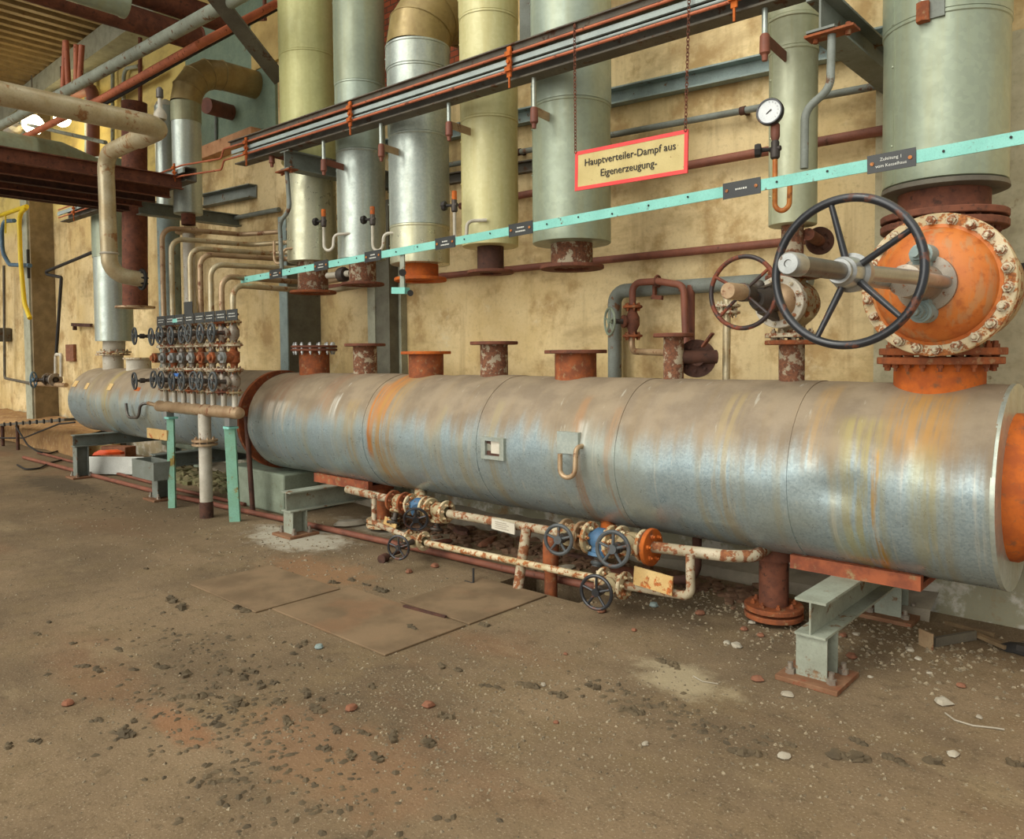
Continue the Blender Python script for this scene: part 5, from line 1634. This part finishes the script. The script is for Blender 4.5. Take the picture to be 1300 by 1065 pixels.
for (u, v0, v1, yv, m, lb) in ((178, 48, 145, 4.9, 'rust_brown', 'long rust drop rod down the yellow wall'), (142, 75, 190, 5.12, 'beam_pale', 'thin grey riser on the yellow wall'), (157, 92, 190, 5.12, 'beam_pale', 'second thin grey riser on the yellow wall, with bent top')):
    pts = [A(u, v0, yv), A(u, v1, yv)]
    if u == 157: pts = [A(176, 84, yv), A(160, 87, yv), A(157, 96, yv), A(157, v1, yv)]
    if u == 142: pts = [A(134, 70, yv), A(141, 76, yv), A(143, 84, yv), A(143, v1, yv)]
    wpipe(lb, pts, .03, m, .15, 'small risers on the yellow wall')
for dv in (0, 5):
    wpipe(['upper slanting brass conduit before the yellow wall', 'lower slanting brass conduit before the yellow wall'][dv > 0], [A(133, 122 + dv, 5.0), A(200, 86 + dv, 5.0)], .028, 'brass_pipe', 0, 'small risers on the yellow wall')
# big rust tubes under the roof
for (u, v, z, r, lb, y1) in ((252, 50, 5.25, .135, 'thick rust-brown roof tube nearer the swan neck', 4.7), (284, 27, 5.6, .13, 'thick rust-brown roof tube crossing higher up', 4.75)):
    c = AZ(u, v, z)
    t = thing('roof_tube', lb, 'pipe', (c.x, 2.5, z - r), 'rust-brown tubes under the roof')
    part('barrel', MB().cyl((c.x, .6, z), (c.x, c.y, z), r, 32), M['rust_brown'], t)
    part('end_rim', MB().torus((c.x, c.y, z), (0, 1, 0), r, .015, 32, 6), M['oxide'], t)
c = AZ(152, 0, 4.9)
t = thing('roof_tube', 'grey-green capped tube under the roof before the rust tubes', 'pipe', (c.x, 2, 4.75), None)
part('barrel', MB().lathe((c.x, .6, 4.9), (0, 1, 0), [(0, .14), (c.y - .6, .14), (c.y - .58, .15), (c.y - .55, .15), (c.y - .55, 0)], 32), M['greygreen'], t)
# diagonal brace
solo('roof_brace', MB().channel(A(262, -17, 3.35), A(356, 103, 4.3), .14, .08, .012, upv=(0, -1, .2)), M['beam_dark'], 'perforated dark steel brace slanting down behind the fat olive pipe', 'brace')
solo('roof_purlin', MB().bar(A(205, 12, 5.1), A(290, -12, 5.1), .1, .3), M['board_yellow'], 'pale timber purlin under the roof by the brace', 'beam')
t = thing('red_bracket', 'small red bent bracket under the roof beside the olive pipe', 'bracket', A(335, 20, 4.85), None)
part('strap', MB().bar(A(336, -6, 4.8), A(336, 24, 4.8), .04, .03, upv=(0, 1, 0)).bar(A(325, 25, 4.8), A(337, 24, 4.8), .04, .03), M['oxide'], t)
# lamps
for (u, v, yv, r, mm, lb) in ((288, 28, 4.6, .05, 'lamp_cool', 'tiny glaring cool lamp hanging by the roof brace'), (42, 158, 4.4, .17, 'lamp', 'larger glowing globe lamp over the duct'), (79, 151, 4.6, .13, 'lamp', 'smaller glowing globe lamp over the tapered duct end')):
    c = A(u, v, yv)
    t = thing('globe_lamp', lb, 'lamp', c, 'glowing lamps at the far end')
    part('globe', MB().sphere(c, r, 20), M[mm], t)
    part('stem', MB().cyl(c + V((0, 0, r * .9)), c + V((0, 0, r + .12)), r * .4, 12).cyl(c + V((0, 0, r)), V((c.x, c.y, 6.5)), .012, 8), M['beam_dark'], t)
c = A(17, 160, 4.3)
t = thing('pipe_fitting', 'white round fitting on the slim pipe above the duct', 'fitting', c, None)
part('body', MB().lathe(c + V((-.2, 0, 0)), (1, 0, 0), [(0, .08), (.02, .14), (.2, .16), (.3, .12), (.34, .05), (.6, .05), (.6, 0)], 20), M['white_pipe'], t)
part('rod', MB().tube([c + V((.3, 0, 0)), A(134, 181, 4.3)], .03, 10), M['beam_pale'], t)

# ------------------------------------------------------------------ rubble and litter
def stone(name, u, v, r, seed, m, lb, cat, group=None, sx=(1, 1, .6), rough=.45, z=0, n=8):
    q = AZ(u, v, z)
    return solo(name, MB().rock(q, r, seed, sx, n, rough), M[m], lb, cat, group)


# sheet and rubble under the second vessel
q = AZ(147, 603)
solo('white_panel', MB().box(q + V((0, 0, .13)), (.82, .05, .24), Matrix.Rotation(.62, 3, 'Z') @ Matrix.Rotation(-.25, 3, 'X')), M['plastic_white'], 'white sheet panel leaning behind the far trestle post', 'panel')
solo('orange_scrap', MB().rock(AZ(138, 577, .12), .13, 3, (1.6, .6, .45), 10), M['plastic_orange'], 'crumpled bright orange plastic scrap on the rubble', 'scrap')
for k, (u, v) in enumerate(((128, 566), (104, 560), (150, 572), (190, 562))):
    c = AZ(u + 20, v + 8)
    c.y = min(c.y, 4.55)
    w = .5 if k != 1 else .35
    solo('brick_block', MB().box(c + V((0, .25, .1)), (w, .22, .2), Matrix.Rotation(.2 * k, 3, 'Z')), M['brickbit'] if k % 2 == 0 else M['tag_cream'],
         ['brick block on the rubble under the vessel', 'pale block beside the far trestle', 'dark brick block under the vessel middle', 'pale broken block behind the sheet box'][k], 'brick', 'blocks under the second vessel', bevel=.01)
rub = MB()
rr = random.Random(11)
for k in range(420):
    x, y_ = rr.uniform(-11.5, -7.6), rr.uniform(4.35, 5.0)
    rub.rock((x, y_, 0), rr.uniform(.02, .085), k, (1, 1, .7), 6)
solo('rubble', rub, paint('mossy_rubble', (138, 124, 92), (112, 112, 74), 0, rough=.95, var=8), 'mossy rubble heaped under the second vessel', 'rubble', None, 'stuff')
rub = MB()
for k in range(520):
    x, y_ = rr.uniform(-6.0, -2.0), rr.gauss(4.72, .13)
    if 3.85 < y_ < 5.0:
        rub.rock((x, y_, 0), rr.uniform(.012, .045), k, (1.3, 1, .6), 6)
solo('rubble', rub, paint('brick_rubble', (128, 100, 78), (102, 74, 56), 0, rough=.95, var=14), 'broken brown rubble along the wall foot under the main tank', 'rubble', None, 'stuff')
t = thing('rubble_pipe', 'grey pipe on the rubble under the second vessel', 'pipe', (-10, 4.9, .35), None)
part('barrel', MB().cyl((-11.4, 4.9, .36), (-8.6, 4.9, .34), .05, 14), M['concrete_green'], t)
part('elbow', MB().cyl((-10.3, 4.9, .1), (-10.3, 4.9, .5), .08, 14), M['concrete_green'], t)
# pieces under the main tank
for k, (u, v, r, sx, m, lb) in enumerate(((440, 668, .10, (1.6, .8, .5), 'whitestone', 'white lime lump behind the powder by the trestle'), (735, 710, .07, (2.4, .6, .5), 'rust_dark', 'rusty bar scrap beneath the blue valve'), (765, 716, .07, (1.8, .6, .45), 'rust_brown', 'flat rusty scrap behind the last bypass valve'),
        (790, 715, .05, (2, .7, .5), 'wood', 'wood splinter beside the dark sleeve'), (718, 722, .06, (1.6, .8, .4), 'whitestone', 'pale cup-shaped shard before the rubble'), (760, 705, .05, (1.8, .7, .5), 'greystone', 'grey tube-like stone beneath the third low valve'),
        (585, 678, .09, (2, .7, .5), 'rust_dark', 'dark rusty lump behind the long drain pipe'), (620, 690, .08, (2.2, .6, .4), 'brickbit', 'brown slab shard behind the pipe stand'), (560, 690, .06, (1.8, .7, .5), 'rust_brown', 'brown scrap piece below the second low valve'), (820, 712, .06, (1.4, .8, .7), 'greystone', 'dark grey stone behind the sleeve'))):
    stone('scrap_lump', u, v, r, k + 20, m, lb, 'scrap', 'scrap lumps under the main tank', sx)
# loose angle iron, bent flat bar
t = thing('angle_offcut', 'bent grey steel offcut lying on the floor right of the near trestle', 'scrap', AZ(1180, 815), None)
a, b = AZ(1176, 822, .0), AZ(1236, 806, .02)
part('plate', MB().bar(AZ(1167, 818) + V((0, 0, .045)), AZ(1184, 826) + V((0, 0, .045)), .01, .09), M['copper'], t)
part('arm', MB().bar(AZ(1186, 815, .03), AZ(1238, 806, .03), .02, .05), M['beam_dark'], t)
solo('wood_splinter', MB().bar(AZ(1236, 804, .02), AZ(1278, 822, .02), .035, .02), M['wood'], 'pale splintered lath next to the bent steel offcut', 'wood')
solo('black_lump', MB().rock(AZ(1292, 828), .06, 9, (1.3, 1, .7), 10), M['black'], 'black lump by the wall at the very edge', 'scrap')
solo('lath', MB().bar(AZ(1200, 790, .012), AZ(1262, 806, .012), .02, .02), M['wood'], 'thin dark lath lying along the wall foot', 'wood')
solo('wire', MB().tube([AZ(1200, 905, .004), AZ(1212, 914, .006), AZ(1235, 921, .004), AZ(1262, 924, .005), AZ(1275, 926, .004)], .004, 6), M['whitestone'], 'thin pale curved wire lying on the open floor', 'wire')
solo('wire', MB().tube([AZ(880, 858, .004), AZ(892, 865, .006), AZ(912, 868, .004)], .003, 6), M['whitestone'], 'short pale wire before the near trestle', 'wire')
# countable stones
WH = [(1197, 893, .035), (996, 925 + 36, .022), (1000, 883, .024), (935, 821, .028), (923, 817, .02), (955, 791, .026), (948, 771, .03), (1155, 826, .022), (1166, 837, .018), (1210, 958, .022), (1180, 855, .012), (1087, 806, .018), (1243, 821 + 90, .014), (819, 945, .014), (1105, 860, .012), (1066, 870, .02), (690, 870, .014), (1050, 815, .02)]
for k, (u, v, r) in enumerate(WH):
    stone('pale_stone', u, v, r, k + 40, 'whitestone', 'small pale stone scattered on the floor before or beside the tank', 'stone', 'small pale stones on the floor', (1.3, 1, .6))
BR = [(446, 901, .026), (544, 897, .026), (552, 720, .03), (519, 727, .028), (764, 777, .03), (889, 780, .028), (961, 864, .026), (1081, 835, .026), (805, 801, .016), (86, 895, .025), (706, 918, .012), (1220, 872, .02), (1070, 808, .022), (945, 800, .022), (966, 808, .02), (718, 831, .012)]
for k, (u, v, r) in enumerate(BR):
    stone('brick_fragment', u, v, r, k + 70, 'brickbit', 'small orange-red brick fragment lying loose on the floor', 'stone', 'small brick fragments on the floor', (1.2, 1, .8), .25)
stone('grey_nut', 405, 823, .025, 3, 'beam_blue', 'small bluish metal nut among the mud clods', 'nut', None, (1, 1, .8), .1)
stone('grey_nut', 830, 770, .03, 5, 'beam_blue', 'small bluish nut on the floor below the orange bypass pipe', 'nut', None, (1, 1, .8), .1)
CL = [(90, 817), (166, 850), (232, 855), (285, 852), (305, 856), (240, 884), (272, 872), (330, 868), (275, 885), (310, 850), (346, 866), (297, 888), (226, 884), (198, 846), (272, 918), (300, 895), (346, 892), (362, 910), (320, 906), (256, 880), (388, 876),
      (352, 890), (398, 899), (404, 888), (378, 820), (415, 838), (404, 834), (370, 829), (385, 816), (425, 924), (405, 950), (443, 955), (475, 958), (168, 914), (122, 914), (155, 928), (122, 850), (96, 846), (150, 824), (62, 790), (44, 804), (215, 760), (232, 768), (300, 772), (262, 742), (184, 722),
      (420, 740), (445, 736), (462, 742), (430, 752), (478, 748), (520, 836 - 40), (610, 793), (610, 870), (628, 872), (660, 868), (560, 845), (580, 850), (850, 843), (835, 838), (790, 900), (802, 898), (1060, 960), (1125, 962), (1080, 938), (930, 954), (1000, 944), (958, 940), (1284, 970), (1178, 966), (700, 880), (745, 870),
      (40, 940), (10, 945), (500, 930), (540, 940), (560, 908), (470, 870), (460, 930)]
for k, (u, v) in enumerate(CL):
    rr = random.Random(k * 7 + 1)
    q = AZ(u, v)
    mb = MB()
    r = rr.uniform(.011, .023)
    a = rr.uniform(-.5, .5)
    nn_ = rr.choice((3, 4, 5, 6))
    px, py = 0.0, 0.0
    for j in range(nn_):
        mb.rock((q.x + px, q.y + py, -.003), r * rr.uniform(.7, 1.25), k * 9 + j, (1.15, 1, .7), 8, .9)
        px += math.cos(a) * r * rr.uniform(.6, 1.3)
        py += math.sin(a) * r * rr.uniform(.4, 1.3) + rr.uniform(-.5, .5) * r
    solo('mud_clod', mb, M['mud'], 'crumbly dried brown mud clod lying on the open floor', 'clod', 'dried mud clods on the floor')
# uncountable grit
gr = MB()
rr = random.Random(5)
def grit(n_, cx, cy, sx_, sy_, rmin, rmax):
    k = 0
    while k < n_:
        x, y_ = rr.gauss(cx, sx_), rr.gauss(cy, sy_)
        if y_ > 5.05 or y_ < .6 or (PX0 - .03 < x < PX1 + .03 and PY0 - .03 < y_ < PY1 + .03): 
            k += 1
            continue
        r = rr.uniform(rmin, rmax)
        a = rr.uniform(0, 6.28)
        ca, sa = math.cos(a) * r, math.sin(a) * r
        h = r * rr.uniform(.5, 1)
        gr.add([(x + ca, y_ + sa, 0), (x - sa, y_ + ca, 0), (x - ca, y_ - sa, 0), (x + sa, y_ - ca, 0), (x + ca * .5, y_ + sa * .5, h), (x - sa * .4, y_ + ca * .5, h * .9)],
               [(0, 1, 5, 4), (1, 2, 5), (2, 3, 4, 5), (3, 0, 4)])
        k += 1
grit(700, -1.2, 4.5, .5, .28, .004, .016)
grit(600, -2.2, 2.6, .5, .35, .003, .009)
grit(500, -2.6, 2.2, .4, .25, .003, .008)
grit(600, -3.2, 1.9, 1.0, .6, .003, .010)
grit(700, -1.4, 3.2, .7, .5, .003, .010)
grit(900, -3.5, 2.4, 1.6, .8, .003, .009)
grit(400, -5.5, 3.4, .8, .35, .004, .014)
grit(500, -2.4, 4.4, .5, .2, .004, .016)
grit(400, -7.5, 3.0, 1.5, .6, .004, .012)
solo('gravel', gr, M['gravel'], 'fine grit and gravel strewn over the whole floor', 'gravel', None, 'stuff')
gr = MB()
rr = random.Random(8)
for (n_, cx, cy, sx_, sy_) in ((260, -3.0, 1.55, .5, .16), (160, -3.9, 1.9, .5, .2), (120, -2.4, 1.5, .5, .2), (150, -9.5, 3.2, .9, .25), (100, -1.75, 2.95, .25, .06)):
    for k in range(n_):
        x, y_ = rr.gauss(cx, sx_), rr.gauss(cy, sy_)
        gr.rock((x, y_, -.002), rr.uniform(.005, .016), k, (1.4, 1, .6), 5)
solo('mud_crumbs', gr, M['mud'], 'crumbled dark mud in trails over the open floor', 'mud', None, 'stuff')

# ------------------------------------------------------------------ light
w = bpy.data.worlds.new('sky')
sc.world = w
w.use_nodes = True
bg = w.node_tree.nodes['Background']
wt = w.node_tree
tc = wt.nodes.new('ShaderNodeTexCoord')


def lobe(d, a, b, strength, prev):
    # a bright bank of windows seen in direction d
    n1 = wt.nodes.new('ShaderNodeVectorMath'); n1.operation = 'DOT_PRODUCT'
    wt.links.new(tc.outputs['Generated'], n1.inputs[0])
    n1.inputs[1].default_value = V(d).normalized()
    n2 = wt.nodes.new('ShaderNodeMapRange'); n2.interpolation_type = 'SMOOTHSTEP'
    wt.links.new(n1.outputs['Value'], n2.inputs['Value'])
    n2.inputs['From Min'].default_value = a
    n2.inputs['From Max'].default_value = b
    n2.inputs['To Max'].default_value = strength
    n3 = wt.nodes.new('ShaderNodeMath'); n3.operation = 'ADD'
    wt.links.new(n2.outputs[0], n3.inputs[0])
    if isinstance(prev, float): n3.inputs[1].default_value = prev
    else: wt.links.new(prev, n3.inputs[1])
    return n3.outputs[0]


st = lobe((-.05, -.95, .34), .84, .93, 3.4, .50)
st = lobe((.1, -.2, 1), .6, .95, .9, st)
wt.links.new(st, bg.inputs['Strength'])
bg.inputs['Color'].default_value = (1.0, .98, .91, 1)


def sun(name, d, st, c, ang):
    l = bpy.data.lights.new(name, 'SUN')
    l.energy = st
    l.color = c
    l.angle = math.radians(ang)
    o = bpy.data.objects.new(name, l)
    COL.objects.link(o)
    o.rotation_euler = V(d).to_track_quat('-Z', 'Y').to_euler()
    o.location = (-3, -6, 6)


sun('sun', (.30, .72, -.85), .9, (1.0, .96, .84), 14)
sc.view_settings.view_transform = 'Standard'
sc.view_settings.look = 'None'
sc.view_settings.gamma = 1.0
sc.view_settings.exposure = 0.0
sc.view_settings.use_curve_mapping = False
sc.cycles.max_bounces = 8
